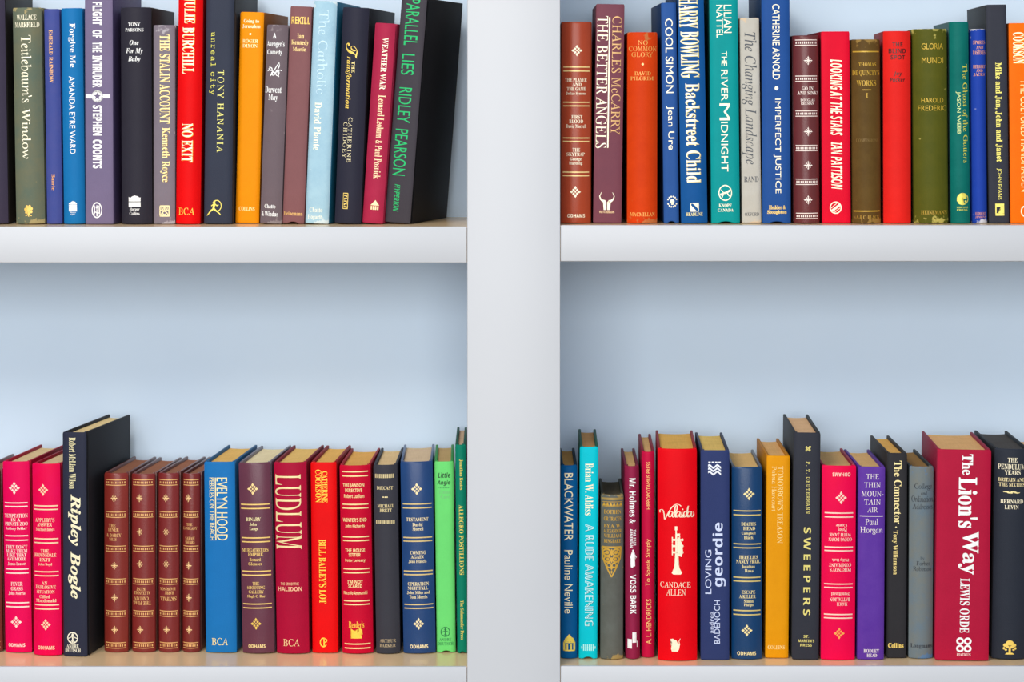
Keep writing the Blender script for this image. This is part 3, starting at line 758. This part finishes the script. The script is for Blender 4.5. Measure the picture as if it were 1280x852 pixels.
o_ = (232, 160, 118)
b = Book('ur', (1212.3, 1232, 37, 1214, 1235), None, Y+.004, (32, 66, 166), 'narrow ultramarine book with faded orange lettering and worn white ends', wear=(206, 206, 214), bulge=.005, yaw=2.2)
b.text('title', 'S', o_, [('SPORTS', 1215.5, 51.5, 1231, 56), ('AND', 1219.5, 58, 1228.5, 62), ('PASTIMES', 1215.5, 64, 1231.5, 69)])
b.text('author_name', 'S', o_, [('HERBERT', 1215.5, 82, 1231.5, 86), ('AND', 1219.5, 87.2, 1228, 91), ('JACKS', 1216, 92, 1230.5, 96)])
b.text('publisher_name', 'S', (210, 140, 120), [('HERBERT', 1218, 265.5, 1232.5, 268.5), ('JENKINS', 1218, 270, 1232.5, 273)])

b = Book('ur', (1232.5, 1258, 6.5, 1235.5, 1262.2), None, Y, (54, 56, 66), 'tall charcoal book with yellow lettering beside the orange book at the right edge', board=(44, 46, 48), db=-25.5, bulge=.0015, power=6, yaw=2.3)
y = (238, 226, 110)
b.text('title', 'S+', y, [('Mike and Jan, John and Janet', 1243.3, 79, 1252.5, 203)], 'd')
b.text('author_name', 'P', y, [('JOHN EVANS', 1245.5, 211, 1252, 250)], 'd')
b.mark('publisher_mark', 'tornbox', y, 1249.5, 262.5, 11, 15)

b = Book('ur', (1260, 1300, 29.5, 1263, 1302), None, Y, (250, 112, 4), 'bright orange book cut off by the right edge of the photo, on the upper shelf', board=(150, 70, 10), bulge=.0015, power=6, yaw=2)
b.text('author_name', 'S', CREAM, [('COOKSON', 1265.5, 41, 1279.5, 80)], 'd', shadow=(250, 210, 70))
b.text('title', 'P', (255, 222, 150), [('THE CULTURED HANDMAIDEN', 1275.5, 100, 1286, 240)], 'd')
b.mark('publisher_mark', 'monogram', CREAM, 1281, 264.5, 11, 14)

# ================================================================ LOWER LEFT SHELF
b = Book('ll', (-32, 0.3, 588, -28, 4.8), 813.5, None, (112, 40, 34), 'sliver of a reddish-brown leather book at the left edge, before the pink pair', finish='leather', pages=(165, 110, 84), bulge=.006, yaw=6.5)
b.rolls((602, 643, 685, 727, 766, 805), (232, 180, 120))

P1 = (252, 226, 214)
b = Book('ll', (2.3, 37.5, 577, 6, 41), 815, None, (224, 0, 84), 'hot-pink book with gilt bands, left one of the pink pair', board=(168, 14, 44), pages=(241, 210, 159), db=46, bulge=.004, c2=(212, 0, 72))
b.mark('ornament', 'diamond', P1, 19, 610, 14.5, 16)
b.bands([(628.5, 633), (669.5, 675), (711, 716), (753, 758)], P1)
b.text('title', 'S', P1, [('TEMPTATION', 5.5, 642, 36, 646.8), ('IN A', 14.5, 647.5, 27, 651.5), ('PRIVATE ZOO', 6, 652.3, 36, 656.8), ('Anthony Dekker', 7, 658.3, 35, 662.8)])
b.text('title', 'S', P1, [("THEY DON'T", 7, 681, 35.5, 685.5), ('MAKE THEM', 7.5, 686.2, 35.5, 690.5), ('LIKE THAT', 9, 691.2, 34.5, 695.5), ('ANY MORE', 9, 696.2, 34, 700.3), ('James Leasor', 10, 702.3, 33.5, 706.5)])
b.text('title', 'S', P1, [('FEVER', 14.5, 727, 30, 731.8), ('GRASS', 14.5, 733, 30, 737.6), ('John Morris', 11, 739, 33, 743.3)])
b.mark('ornament', 'diamond', P1, 21.5, 777, 14.5, 15)
b.text('publisher_name', 'H', P1, [('ODHAMS', 11, 803.5, 33, 808)])

b = Book('ll', (38.7, 76.7, 579.5, 42.3, 77.8), 818.5, None, (224, 0, 80), 'hot-pink book with gilt bands, right one of the pink pair, touching the tall black book', board=(160, 14, 44), pages=(241, 210, 163), db=46, bulge=.005, c2=(222, 0, 58), mottle=.7)
P2 = (250, 214, 176)
b.mark('ornament', 'diamond', P2, 55.3, 612, 13, 15)
b.bands([(632, 636.5), (673, 678), (714, 719), (755.5, 760.5)], P2)
b.text('title', 'S', P2, [("APPLEBY'S", 44, 647, 70, 652), ('ANSWER', 47, 653, 67, 657.5), ('Michael Innes', 45, 659, 70, 663)])
b.text('title', 'S', P2, [('THE', 52, 686, 63, 690), ('BROWNSDALE', 43, 691, 72, 695.5), ('EXIT', 50.5, 697, 65, 701), ('John Boyd', 48.5, 703, 67, 707)])
b.text('title', 'S', P2, [('AN', 53.5, 726, 61, 730), ('EXPLOSIVE', 45, 731, 71.5, 735.3), ('SITUATION', 46.5, 737, 70, 741), ('Clifford', 50.5, 743, 64, 747), ('Macdonald', 45.5, 748, 72, 752)])
b.mark('ornament', 'diamond', P2, 58.8, 780, 13, 14.5)
b.text('publisher_name', 'H', P2, [('ODHAMS', 48.5, 806.5, 70, 811)])

b = Book('ll', (77, 109, 540.5, 79, 110), 820, None, (44, 47, 64), 'tall black book with large cream script standing forward beside four brown leather books', board=(36, 36, 40), db=56, bulge=.002, power=5, pages=(252, 222, 161), depth=.156)
b.text('author_name', 'S', (240, 230, 180), [('Robert McLiam Wilson', 86.5, 547, 95.5, 611)], 'd')
b.text('title', 'B+', (248, 238, 200), [('Ripley', 85.5, 618, 102.5, 682), ('Bogle', 85.5, 689, 102, 748)], 'd')
b.mark('publisher_mark', 'compass', (236, 232, 210), 91.5, 797, 14, 14.5)
b.text('publisher_name', 'S', (232, 228, 206), [('ANDRE', 83.5, 805, 99.5, 809.5), ('DEUTSCH', 81.5, 810.3, 102, 815)])

G2 = (232, 178, 112)
LB = ['first of four brown leather books, beside the tall black book', 'second of four brown leather books, counted from the tall black book',
      'third of four brown leather books, counted from the tall black book', 'narrow brown leather book, last of the four, touching the blue book']
E4 = [(129.3, 161.5, 591, 130.3, 160.8), (163.7, 194.8, 592, 164.5, 195.3), (197.2, 224.7, 591, 197.6, 225.3), (227.6, 251.5, 591.5, 227.6, 250.6)]
TX = [[('THE', 137, 654, 146.5, 658), ('DINER', 136, 659, 150.5, 663.3), ('& DARCY', 134, 666, 153.5, 670.3), ('NILES', 137.5, 671.3, 147.5, 675)],
      [('THE FLAG', 166.5, 750.3, 190.5, 755), ('CAPTAIN', 168.5, 744.8, 187.5, 749.3), ('ALEXANDER', 167.5, 738, 189.5, 742), ('KENT', 171.5, 733.3, 183.5, 737.3)],
      [('SKYFALL', 200.3, 745, 222, 750), ('HARRY', 207.3, 738, 219, 742), ('HARRISON', 200.3, 733.2, 221, 737)],
      [('THE', 234.3, 653, 242, 656.5), ('LANDLADY', 229.3, 657.7, 248, 661.3), ('SARAH', 232.3, 670, 245, 674), ('SHEARS', 232.3, 675, 245, 678.6)]]
for i in range(4):
    b = Book('ll', E4[i], 814, None, [(128, 42, 34), (124, 38, 36), (122, 38, 38), (116, 36, 34)][i], LB[i], finish='leather', board=(104, 52, 42), pages=(165, 108, 81), db=[36, 34, 34, 32][i], bulge=.006, c2=(112, 30, 28))
    b.rolls((602.5, 642.5, 685, 726, 766, 805.5), G2, .86)
    xm = [146, 177.5, 210.5, 238.5][i]
    if i in (0, 3):
        b.text('title', 'S', G2, TX[i][:2]); b.text('author_name', 'S', G2, TX[i][2:]); cells = (622, 706, 746, 786)
    else:
        k2 = 2 if i == 1 else 1
        b.text('title', 'S', G2, TX[i][:k2], 'f'); b.text('author_name', 'S', G2, TX[i][k2:], 'f'); cells = (622, 664, 704, 786)
    for y in cells: b.mark('ornament', 'cross', (244, 200, 140), xm-2+(y-600)*.006, y, 9.5 if i < 3 else 9, 11.5)

b = Book('ll', (254.3, 294.5, 577.5, 257, 296.5), 815.3, None, (26, 112, 178), 'azure-blue book with thin cream lettering, right of the brown leather books', board=(38, 96, 140), pages=(252, 200, 112), db=29, bulge=.003, power=4)
c = (246, 230, 170)
b.text('author_name', 'P', c, [('EVELYN HOOD', 271.3, 597, 285.5, 675)], 'd')
b.mark('rule', 'line', c, 270, 636, 1.3, 78)
b.text('title', 'P', c, [('PEBBLES ON THE BEACH', 262, 597, 268.5, 675)], 'd')
b.text('publisher_name', 'R', (246, 226, 150), [('BCA', 265, 797, 286, 806)])

g = (244, 204, 118)
b = Book('ll', (297.3, 339, 578.5, 303, 344), 816, None, (98, 48, 66), 'dark purple-brown book with gilt double bands, between the azure and the dark red book', finish='leather', board=(92, 70, 84), pages=(252, 233, 187), db=27, bulge=.005, c2=(84, 38, 56))
b.mark('ornament', 'diamond', (252, 220, 150), 316.7, 611, 14, 15)
b.bands([(630.5, 635.5), (672, 677), (713.7, 718.5), (754.5, 759.5)], g, .9)
b.text('title', 'S', c, [('BINARY', 308, 646.5, 327, 651), ('John', 312.5, 653, 322, 657.3), ('Lange', 312.5, 658.5, 324, 663.3)])
b.text('title', 'S', g, [("MURGATREUD'S", 302.5, 685, 336.5, 689.6), ('EMPIRE', 310.5, 690.6, 330, 694.7), ('Bernard', 312.5, 697, 327, 701), ('Glemser', 311, 702.3, 329, 706.3)])
b.text('title', 'S', g, [('THE', 316.5, 727, 325, 731), ('SHOOTING', 309.5, 732, 332.5, 736), ('GALLERY', 311.5, 737.3, 331, 741.3), ('Hugh C. Rae', 309.5, 743, 332.5, 747.3)])
b.mark('ornament', 'diamond', (240, 200, 90), 321, 779, 13.5, 15)
b.text('publisher_name', 'H', (250, 222, 150), [('ODHAMS', 311, 804.7, 333, 809.3)])

b = Book('ll', (341.6, 383.7, 578, 345.8, 387.2), 816.3, None, (168, 12, 52), 'dark crimson book with one big pale gold word, left of a bright red book', board=(134, 20, 38), pages=(252, 206, 121), bulge=.005, yaw=3.75)
b.text('author_name', 'R', (246, 224, 166), [('LUDLUM', 343.7, 593, 377.5, 686)], 'd')
b.text('title', 'H', (248, 190, 150), [('THE CRY OF THE', 351, 727.5, 374.5, 731), ('HALIDON', 347.5, 733, 378.5, 738.3)])
b.text('publisher_name', 'R', (244, 206, 150), [('BCA', 354.5, 798, 375.5, 807)])

b = Book('ll', (387.7, 421, 578, 390, 423.5), 815.7, None, (228, 10, 14), 'bright red book with yellow sideways lettering, right of the dark crimson book', board=(150, 16, 24), pages=(252, 196, 105), bulge=.003, power=4, yaw=3.0)
y = (255, 214, 70)
b.text('author_name', 'S', y, [('CATHERINE', 403.3, 589, 410, 628), ('COOKSON', 394.3, 587, 401.7, 628)], 'd')
b.mark('rule', 'line', y, 402.5, 608, .8, 38)
b.text('title', 'S', y, [("BILL BAILEY'S LOT", 399, 674, 408.5, 754)], 'd')
b.mark('publisher_mark', 'monogram', y, 405, 802.5, 10, 12)

c = (252, 224, 160)
b = Book('ll', (424, 463.5, 581.5, 427.3, 467.5), 816, None, (196, 6, 46), 'cherry-red book with gilt double bands and a winged horse mark', board=(160, 26, 40), pages=(247, 187, 98), bulge=.006, yaw=1.5)
b.bands([(589.3, 594.7), (630, 634.8), (670.5, 675.3), (710.5, 715.2), (750.3, 754.8), (804, 809.3)], c, .84)
b.text('title', 'H', c, [('THE JANSON', 428.5, 604, 456, 609), ('DIRECTIVE', 431.5, 610.3, 453.5, 614.7), ('Robert Ludlum', 430, 617.3, 456, 622)])
b.text('title', 'H', c, [("WINTER'S END", 428.5, 647, 459, 651.6), ('John Richards', 431.5, 655, 456.5, 659.4)])
b.text('title', 'H', c, [('THE HOUSE', 431.5, 685, 457, 689.4), ('SITTER', 436, 690.6, 451.5, 694.8), ('Peter Lovesey', 431.5, 698, 457.5, 702.4)])
b.text('title', 'H', c, [("I'M NOT", 434.5, 724.3, 454.5, 728.5), ('SCARED', 435.5, 729.6, 453.5, 733.8), ('Niccolo Ammaniti', 429.5, 738, 460, 742.3)])
b.text('publisher_name', 'S', (255, 200, 70), [("Reader's", 436, 775.5, 456, 784)])
b.mark('publisher_mark', 'pegasus', (255, 206, 70), 446.5, 790.5, 15, 13)

b = Book('ll', (465.7, 497.5, 581, 470.3, 500.5), 816.3, None, (58, 58, 66), 'charcoal-grey book with rows of gilt ticks, left of the navy banded book', pages=(247, 212, 156), db=7, bulge=.005, yaw=0.5)
c = (236, 216, 160)
b.mark('gilt_band', 'ticks', c, 481, 594.7, 24, 5); b.mark('gilt_band', 'ticks', c, 482.3, 652, 24, 4.6)
b.text('title', 'S', c, [('DIECAST', 470.5, 607.5, 492, 611.8)])
for i in (-1, 0, 1): b.mark('ornament', 'dot', c, 481.8+i*2.6, 621, 1.8, 1.8)
b.text('author_name', 'S', c, [('MICHAEL', 471.5, 630, 493.5, 634.2), ('BRETT', 474.5, 635.5, 490.5, 639.6)])
b.text('publisher_name', 'S', (176, 158, 126), [('ARTHUR', 474.7, 798, 495.5, 802.3), ('BARKER', 474.7, 804, 495, 808)])

c = (248, 228, 176)
b = Book('ll', (499.7, 541.5, 577, 504.2, 545), 816, None, (22, 62, 114), 'navy-blue book with gilt bands and lozenges, left of the light green book', finish='leather', pages=(237, 208, 171), yaw=-0.95, bulge=.005, c2=(16, 52, 100))
b.mark('ornament', 'diamond', c, 521, 611, 14, 15)
b.bands([(629.7, 634.7), (671.5, 676), (713.3, 717.7), (755, 759.7)], (222, 194, 130), .9)
b.text('title', 'S', c, [('TESTAMENT', 507.5, 646.5, 536, 651), ('David', 515.5, 653, 528.5, 657.4), ('Morrell', 515.5, 658.5, 529.5, 662.7)])
b.text('title', 'S', c, [('COMING', 512.5, 688, 533, 692.4), ('AGAIN', 513.5, 693.4, 530, 697.6), ('Jean Francis', 510.5, 699, 533.5, 703.4)])
b.text('title', 'S', c, [('OPERATION', 509.5, 727, 536.5, 731.4), ('NIGHTFALL', 509.5, 732.4, 535.5, 736.6), ('John Miles and', 508.5, 738, 537.5, 742.3), ('Tom Morris', 511.5, 743.2, 534.5, 747.5)])
b.mark('ornament', 'diamond', c, 523.5, 779, 13.5, 15)
b.text('publisher_name', 'H', c, [('ODHAMS', 512.5, 805, 535.5, 809.8)])

b = Book('ll', (542.3, 567.7, 577, 545.7, 570), 815, None, (108, 214, 114), 'light green book between the navy banded book and the dark green one', board=(60, 150, 74), pages=(214, 179, 124), db=1, bulge=.003, power=4, notch=.002)
k = (22, 66, 34)
b.text('title', 'O', k, [('Little', 547, 590.5, 563.5, 597), ('Angie', 546, 600, 563.5, 607.3)])
b.mark('rule', 'wreath', (70, 160, 86), 555, 609.3, 14, 1.6)
b.text('author_name', 'S', (112, 190, 118), [('Emma', 548, 612.5, 564, 617), ('Cave', 550.5, 618.7, 562.5, 623)])
b.mark('publisher_mark', 'compass', (34, 120, 62), 556.7, 789.3, 12, 12.5)
b.text('publisher_name', 'S', (44, 130, 70), [('ANDRE', 549, 797, 564.5, 800.6), ('DEUTSCH', 546.8, 802, 567, 806)])

b = Book('ll', (568.3, 583, 556, 571.2, 585.4), 816, None, (8, 124, 98), 'dark green book with gold lettering, last on the lower left shelf against the white upright', pages=(229, 196, 163), db=2, bulge=.003, board=(30, 84, 66), notch=.002)
g = (236, 214, 96)
b.text('author_name', 'S', g, [('Jonathan Keates', 574, 574, 579, 612)], 'd')
b.text('title', 'S', g, [('ALLEGRO POSTILLIONS', 573.8, 631, 579.8, 718)], 'd')
b.text('publisher_name', 'S', g, [('The Salamander Press', 575.5, 750, 580, 799)], 'd')

# ================================================================ LOWER RIGHT SHELF
c = (248, 234, 190)
b = Book('lr', (700.3, 722, 581.5, 700.3, 722.3), 822.3, None, (4, 88, 144), 'deep blue book with cream lettering, first on the lower right shelf beside the white upright', pages=(229, 175, 101), board=(20, 60, 84), bulge=.004)
b.text('title', 'P', c, [('BLACKWATER', 705, 591, 716.5, 675)], 'd')
b.text('author_name', 'P', c, [('Pauline Neville', 705, 687, 716, 766)], 'd')
b.mark('publisher_mark', 'arch', (244, 214, 90), 711.5, 802.5, 15, 21)

b = Book('lr', (724, 748.7, 559, 723, 747), 823, None, (0, 194, 208), 'turquoise book with dark green boards, left of the small grey antique book', board=(40, 98, 78), pages=(229, 173, 112), db=-2.5, bulge=.002, power=5, notch=.002)
b.text('author_name', 'S', (250, 240, 200), [('Brian W. Aldiss', 731, 579, 742, 644)], 'd')
b.text('title', 'D', (206, 246, 244), [('A RUDE AWAKENING', 731, 655, 742, 782)], 'd', shadow=(40, 130, 140))
b.mark('publisher_mark', 'wreath', (170, 236, 232), 735, 809, 17, 8)

g = (206, 160, 56)
b = Book('lr', (750.7, 780, 618, 749.2, 779.8), 823, None, (98, 101, 95), 'small grey antique book with a gold leafy ornament, lowest on the lower right shelf', c2=(82, 82, 74), mottle=.7, wear=(160, 136, 84), pages=(92, 86, 70), db=-2.8, bulge=.006, board=(70, 70, 58))
b.bands([(623,)], (170, 140, 76), .95, 3)
b.mark('ornament', 'zigzag', g, 765.5, 629, 25, 5)
b.text('title', 'S', g, [('EOTHEN', 754.5, 636.5, 776.5, 641.5), ('OR TRACES', 754.5, 645, 776.5, 650), ('BY A. W.', 754.5, 654, 776.5, 658.3)])
b.text('author_name', 'S', g, [('ALEXANDER', 754, 660.5, 777, 664.8), ('WILLIAM', 754.5, 666.5, 776.5, 671), ('KINGLAKE', 754.5, 673, 776.5, 677.5)])
b.mark('ornament', 'arabesque', g, 764.3, 701, 24, 38)

b = Book('lr', (780.3, 799, 582, 780.8, 801), 822.3, None, (146, 34, 70), 'plum-red book with white lettering and a cloaked figure, right of the small grey antique book', pages=(237, 194, 130), db=-5, bulge=.007, board=(110, 26, 54))
b.text('title', 'H', WHITE, [('Mr. Holmes &', 786.3, 597, 795.3, 653)], 'd')
b.text('title', 'H', WHITE, [('THE FAIR', 791.3, 661, 795, 681), ('ARMENIAN', 787, 660, 790.6, 683)], 'd')
b.mark('ornament', 'figure', WHITE, 791.2, 697, 9, 23)
b.text('author_name', 'H', WHITE, [('VOSS BARK', 787.3, 717, 795.3, 766)], 'd')
b.mark('publisher_mark', 'blocks', WHITE, 790.5, 799, 12.5, 20)

y = (250, 200, 120)
b = Book('lr', (801.2, 819, 564.5, 801.4, 818.6), 821, None, (196, 16, 64), 'slim raspberry book with small gold lettering reading upwards, left of the wide red book', pages=(243, 196, 130), db=-4.5, bulge=.004, board=(140, 30, 52))
b.text('author_name', 'P', y, [('A. L. HENDRICKS', 807.3, 748, 814.3, 804)], 'u')
b.text('title', 'P', y, [('To Speak Simply', 806.7, 673, 814.3, 732)], 'u')
b.text('publisher_name', 'P', y, [('HIPPOPOTAMUS PRESS', 808, 577, 813, 636)], 'u')

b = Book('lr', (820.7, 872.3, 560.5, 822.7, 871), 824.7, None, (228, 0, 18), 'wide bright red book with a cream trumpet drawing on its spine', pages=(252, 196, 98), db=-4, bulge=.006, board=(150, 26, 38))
c = (255, 236, 206)
b.mark('title', 'handwriting', c, 846, 640, 42, 21)
b.mark('ornament', 'trumpet', c, 846, 687, 15, 60)
b.text('author_name', 'R', c, [('CANDACE', 825, 726.5, 863.5, 733.5), ('ALLEN', 832.5, 735.5, 857, 743.3)])
b.mark('publisher_mark', 'cat', c, 844, 805, 12.5, 16)

W3 = (206, 216, 246)
b = Book('lr', (874.8, 912.7, 563, 875.6, 911.7), 824.5, None, (46, 58, 104), 'slate-blue book with pale lettering reading upwards, left of the navy banded book', pages=(252, 212, 119), db=-8, bulge=.002, power=5, board=(52, 58, 84))
b.mark('publisher_mark', 'waves', (236, 240, 250), 893, 585.5, 16, 17)
b.text('title', 'P', W3, [('LOVING', 881, 687, 889, 742)], 'u')
b.text('title', 'H', W3, [('geordie', 890.5, 653, 907.5, 733)], 'u')
b.text('author_name', 'P', W3, [('andrea', 886.5, 764, 892, 791)], 'u')
b.text('author_name', 'P', W3, [('BADENOCH', 892.5, 750, 900, 804)], 'u')

c = (246, 226, 160)
b = Book('lr', (914, 953.5, 583.5, 914.2, 952.6), 823.3, None, (4, 58, 104), 'navy-blue book with gilt bands and lozenges, left of the mustard book', finish='leather', pages=(252, 208, 136), db=-10, bulge=.005, board=(60, 66, 84), c2=(4, 48, 88))
b.mark('ornament', 'diamond', c, 936, 617, 14.5, 15.5)
b.bands([(638, 643.3), (679.3, 684), (721, 725.7), (762.3, 767.5)], (220, 196, 120), .9)
b.text('title', 'S', c, [("DEATH'S", 926, 652, 945, 656.4), ('HEAD', 928.5, 657.6, 944, 661.8), ('Campbell', 926.5, 664, 944.5, 668.2), ('Black', 929.5, 669, 941.5, 673)])
b.text('title', 'S', c, [('HERE LIES', 923.5, 693.5, 947.5, 698), ('NANCY FRAIL', 919.5, 699, 950.5, 703.4), ('Jonathan', 926.5, 705.3, 943.5, 709.6), ('Ross', 930.5, 710.5, 941.5, 714.4)])
b.text('title', 'S', c, [('ESCAPE', 926.5, 737, 944, 741.3), ('A KILLER', 923.5, 742.5, 944.5, 746.8), ('Simon', 929.5, 748.3, 941.5, 752.3), ('Phelps', 929.5, 753.3, 941.5, 757.6)])
b.mark('ornament', 'diamond', c, 933.3, 787, 14, 15)
b.text('publisher_name', 'H', c, [('ODHAMS', 921, 813.3, 945, 818)])

c = (250, 220, 140)
b = Book('lr', (957.7, 988.3, 570, 956.2, 985.6), 822.3, None, (228, 152, 8), 'mustard-yellow book with pale faint lettering, left of the tall black-grey book', pages=(252, 198, 130), db=-13.5, bulge=.0015, power=5, board=(190, 124, 14), c2=(214, 136, 4))
b.text('title', 'R', c, [("TOMORROW'S TREASON", 971.5, 583, 979, 679)], 'd')
b.text('author_name', 'R', c, [('Palma Harcourt', 964.3, 583, 970.3, 639)], 'd')
b.text('publisher_name', 'S', c, [('COLLINS', 959.3, 806.5, 981, 811.3)])

y = (226, 212, 120)
b = Book('lr', (991.7, 1026.3, 541, 989.4, 1023.6), 824.3, None, (50, 52, 61), 'tall black-grey book with wide spaced yellow capitals, tallest on the lower right shelf', pages=(249, 202, 154), db=-14.5, bulge=.002, power=5, board=(52, 54, 56))
b.mark('ornament', 'asterisk', y, 1010, 561, 6.5, 6.5)
b.text('author_name', 'M_', y, [('P. T. DEUTERMANN', 1007.3, 577, 1012.3, 642)], 'd')
b.text('title', 'H__', y, [('SWEEPERS', 1004, 659, 1013.3, 769)], 'd')
b.text('publisher_name', 'H', y, [('ST.', 1004, 793.5, 1011, 797), ("MARTIN'S", 997.3, 799, 1018, 802.4), ('PRESS', 1000, 804.3, 1014.8, 807.8)])

c = (254, 214, 196)
b = Book('lr', (1027, 1070.7, 582, 1025.4, 1068.8), 824.3, None, (232, 0, 74), 'hot-pink banded book standing upside down, left of the purple book', pages=(237, 191, 126), db=-16.2, bulge=.004, board=(160, 50, 74), c2=(230, 0, 58))
b.text('publisher_name', 'H', c, [('ODHAMS', 1040, 590.5, 1063, 595.3)], 'f')
b.mark('ornament', 'diamond', c, 1051, 622, 14.5, 16)
b.bands([(641, 646), (683.5, 688), (729.5, 734), (767.5, 772)], c, .84)
b.text('title', 'S', c, [('GOING DOWN', 1035, 671.5, 1065, 676), ('WITH JANE', 1036, 665.5, 1064, 670), ('Peter', 1047, 660, 1058.5, 664), ('Cowie', 1044.5, 654.5, 1058.5, 658.6)], 'f')
b.text('title', 'S', c, [("PORTNOY'S", 1036.5, 709.5, 1064, 714), ('COMPLAINT', 1035.5, 703.5, 1064, 708), ('Philip Roth', 1039.5, 697, 1061, 701.3)], 'f')
b.text('title', 'S', c, [('MARCH', 1045.5, 752.3, 1059, 756.6), ('BATTALION', 1036.5, 746.3, 1062.5, 751), ('Sven Hassel', 1038.5, 740, 1061.5, 744.4)], 'f')
b.mark('ornament', 'diamond', (250, 170, 80), 1048.5, 791, 13.5, 14.5)

c = (238, 226, 224)
b = Book('lr', (1072.2, 1107.2, 583.5, 1071, 1105), 824.2, None, (88, 48, 150), 'violet-purple book with white lettering, right of the upside-down pink book', pages=(245, 196, 130), db=-19, bulge=.0025, power=4, c2=(104, 64, 160), mottle=.6)
b.text('title', 'R', c, [('THE', 1082, 592.5, 1099, 599), ('THIN', 1079.5, 603, 1101, 609.6), ('MOUN-', 1076, 613.7, 1105, 620.7), ('TAIN', 1079.5, 624.3, 1101, 631), ('AIR', 1083.5, 634.2, 1097, 640.2)])
b.mark('rule', 'line', c, 1089, 645, 29, 1.2)
b.text('author_name', 'R', c, [('Paul', 1081, 648, 1098, 656), ('Horgan', 1074.5, 658.5, 1104, 668)])
b.text('publisher_name', 'S', c, [('BODLEY', 1079, 811, 1099, 815.4), ('HEAD', 1083, 816.7, 1096, 820.8)])

c = (252, 232, 164)
b = Book('lr', (1108.4, 1134.6, 566.5, 1107.8, 1133.4), 822.3, None, (48, 47, 50), 'black-brown book with cream serif lettering down its spine, right of the purple book', pages=(245, 187, 98), db=-22, bulge=.0015, power=5, board=(50, 46, 44))
b.text('title', 'S', c, [('The Connector', 1117, 576, 1127, 655)], 'd')
b.mark('ornament', 'dot', c, 1119.7, 659, 2, 2)
b.text('author_name', 'S', (248, 222, 140), [('Tony Williamson', 1114.5, 663, 1122.3, 718)], 'd')
b.text('publisher_name', 'S+', (248, 214, 110), [('Collins', 1109.5, 803.5, 1129.5, 809.6)])

k = (40, 42, 52)
b = Book('lr', (1136.2, 1167.5, 583, 1135, 1166), 822.3, None, (104, 120, 130), 'faded grey-blue book with dark lettering, left of the widest crimson book', c2=(124, 122, 108), mottle=.8, wear=(92, 124, 160), pages=(165, 128, 73), db=-22, bulge=.005, board=(58, 64, 66))
b.text('title', 'R', k, [('College', 1142, 604, 1165, 612.5), ('and', 1150.3, 613.7, 1158.5, 618), ('Ordination', 1138.5, 619.3, 1166.5, 627), ('Addresses', 1139.5, 629.3, 1166, 636)])
b.text('author_name', 'R', k, [('by', 1149.5, 695, 1154.5, 699.5), ('Forbes', 1144.5, 700.7, 1162, 706), ('Robinson', 1140.5, 707.3, 1164.5, 713)])
b.text('publisher_name', 'S', k, [('Longmans', 1137.3, 803.7, 1165, 810)])

b = Book('lr', (1171.3, 1239.5, 562.5, 1168.3, 1235.8), 825.6, None, (178, 22, 58), 'widest crimson book with big white lettering and a four-ring clover mark', pages=(249, 194, 130), db=-21.5, bulge=.002, power=7, board=(150, 28, 58))
b.text('title', 'S+', WHITE, [('The', 1202.3, 568, 1216, 594), ("Lion's", 1197.5, 597, 1222, 660), ('Way', 1197.5, 664, 1223, 718)], 'd')
b.text('author_name', 'S', WHITE, [('LEWIS ORDE', 1199.5, 723, 1211.5, 791)], 'd')
b.mark('publisher_mark', 'clover', WHITE, 1204.5, 806, 19, 18.5)
b.text('publisher_name', 'S', (252, 220, 214), [('PIATKUS', 1195.5, 816.5, 1213, 820)])

c = (250, 238, 204)
b = Book('lr', (1243, 1287.5, 561, 1239, 1283), 823.3, None, (44, 48, 58), 'wide blue-black book with cream capitals and gold tree mark, beside the widest crimson book', pages=(84, 80, 78), db=-27, bulge=.006, board=(40, 42, 46))
b.text('title', 'S', c, [('THE', 1258.5, 572, 1271, 577.5), ('PENDULUM', 1246.5, 580, 1281.5, 586.5), ('YEARS', 1254.5, 587.5, 1275, 593.3)])
b.text('title', 'S', (246, 226, 170), [('BRITAIN AND', 1246.5, 597, 1281, 601.6), ('THE SIXTIES', 1247.5, 603, 1280.5, 607.8)])
b.mark('ornament', 'flourish', (246, 226, 160), 1263.5, 615, 18, 4)
b.text('author_name', 'S', c, [('BERNARD', 1249.3, 624, 1278.5, 629), ('LEVIN', 1254.5, 631, 1272.5, 636)])
b.mark('publisher_mark', 'tree', (244, 208, 100), 1261, 808, 17, 18)

b = Book('lr', (1291, 1330, 570, 1287, 1326), 822.5, None, (90, 40, 40), 'book cut off at the right edge with only its tan page tops in view', pages=(249, 206, 154), db=-30, bulge=.003)
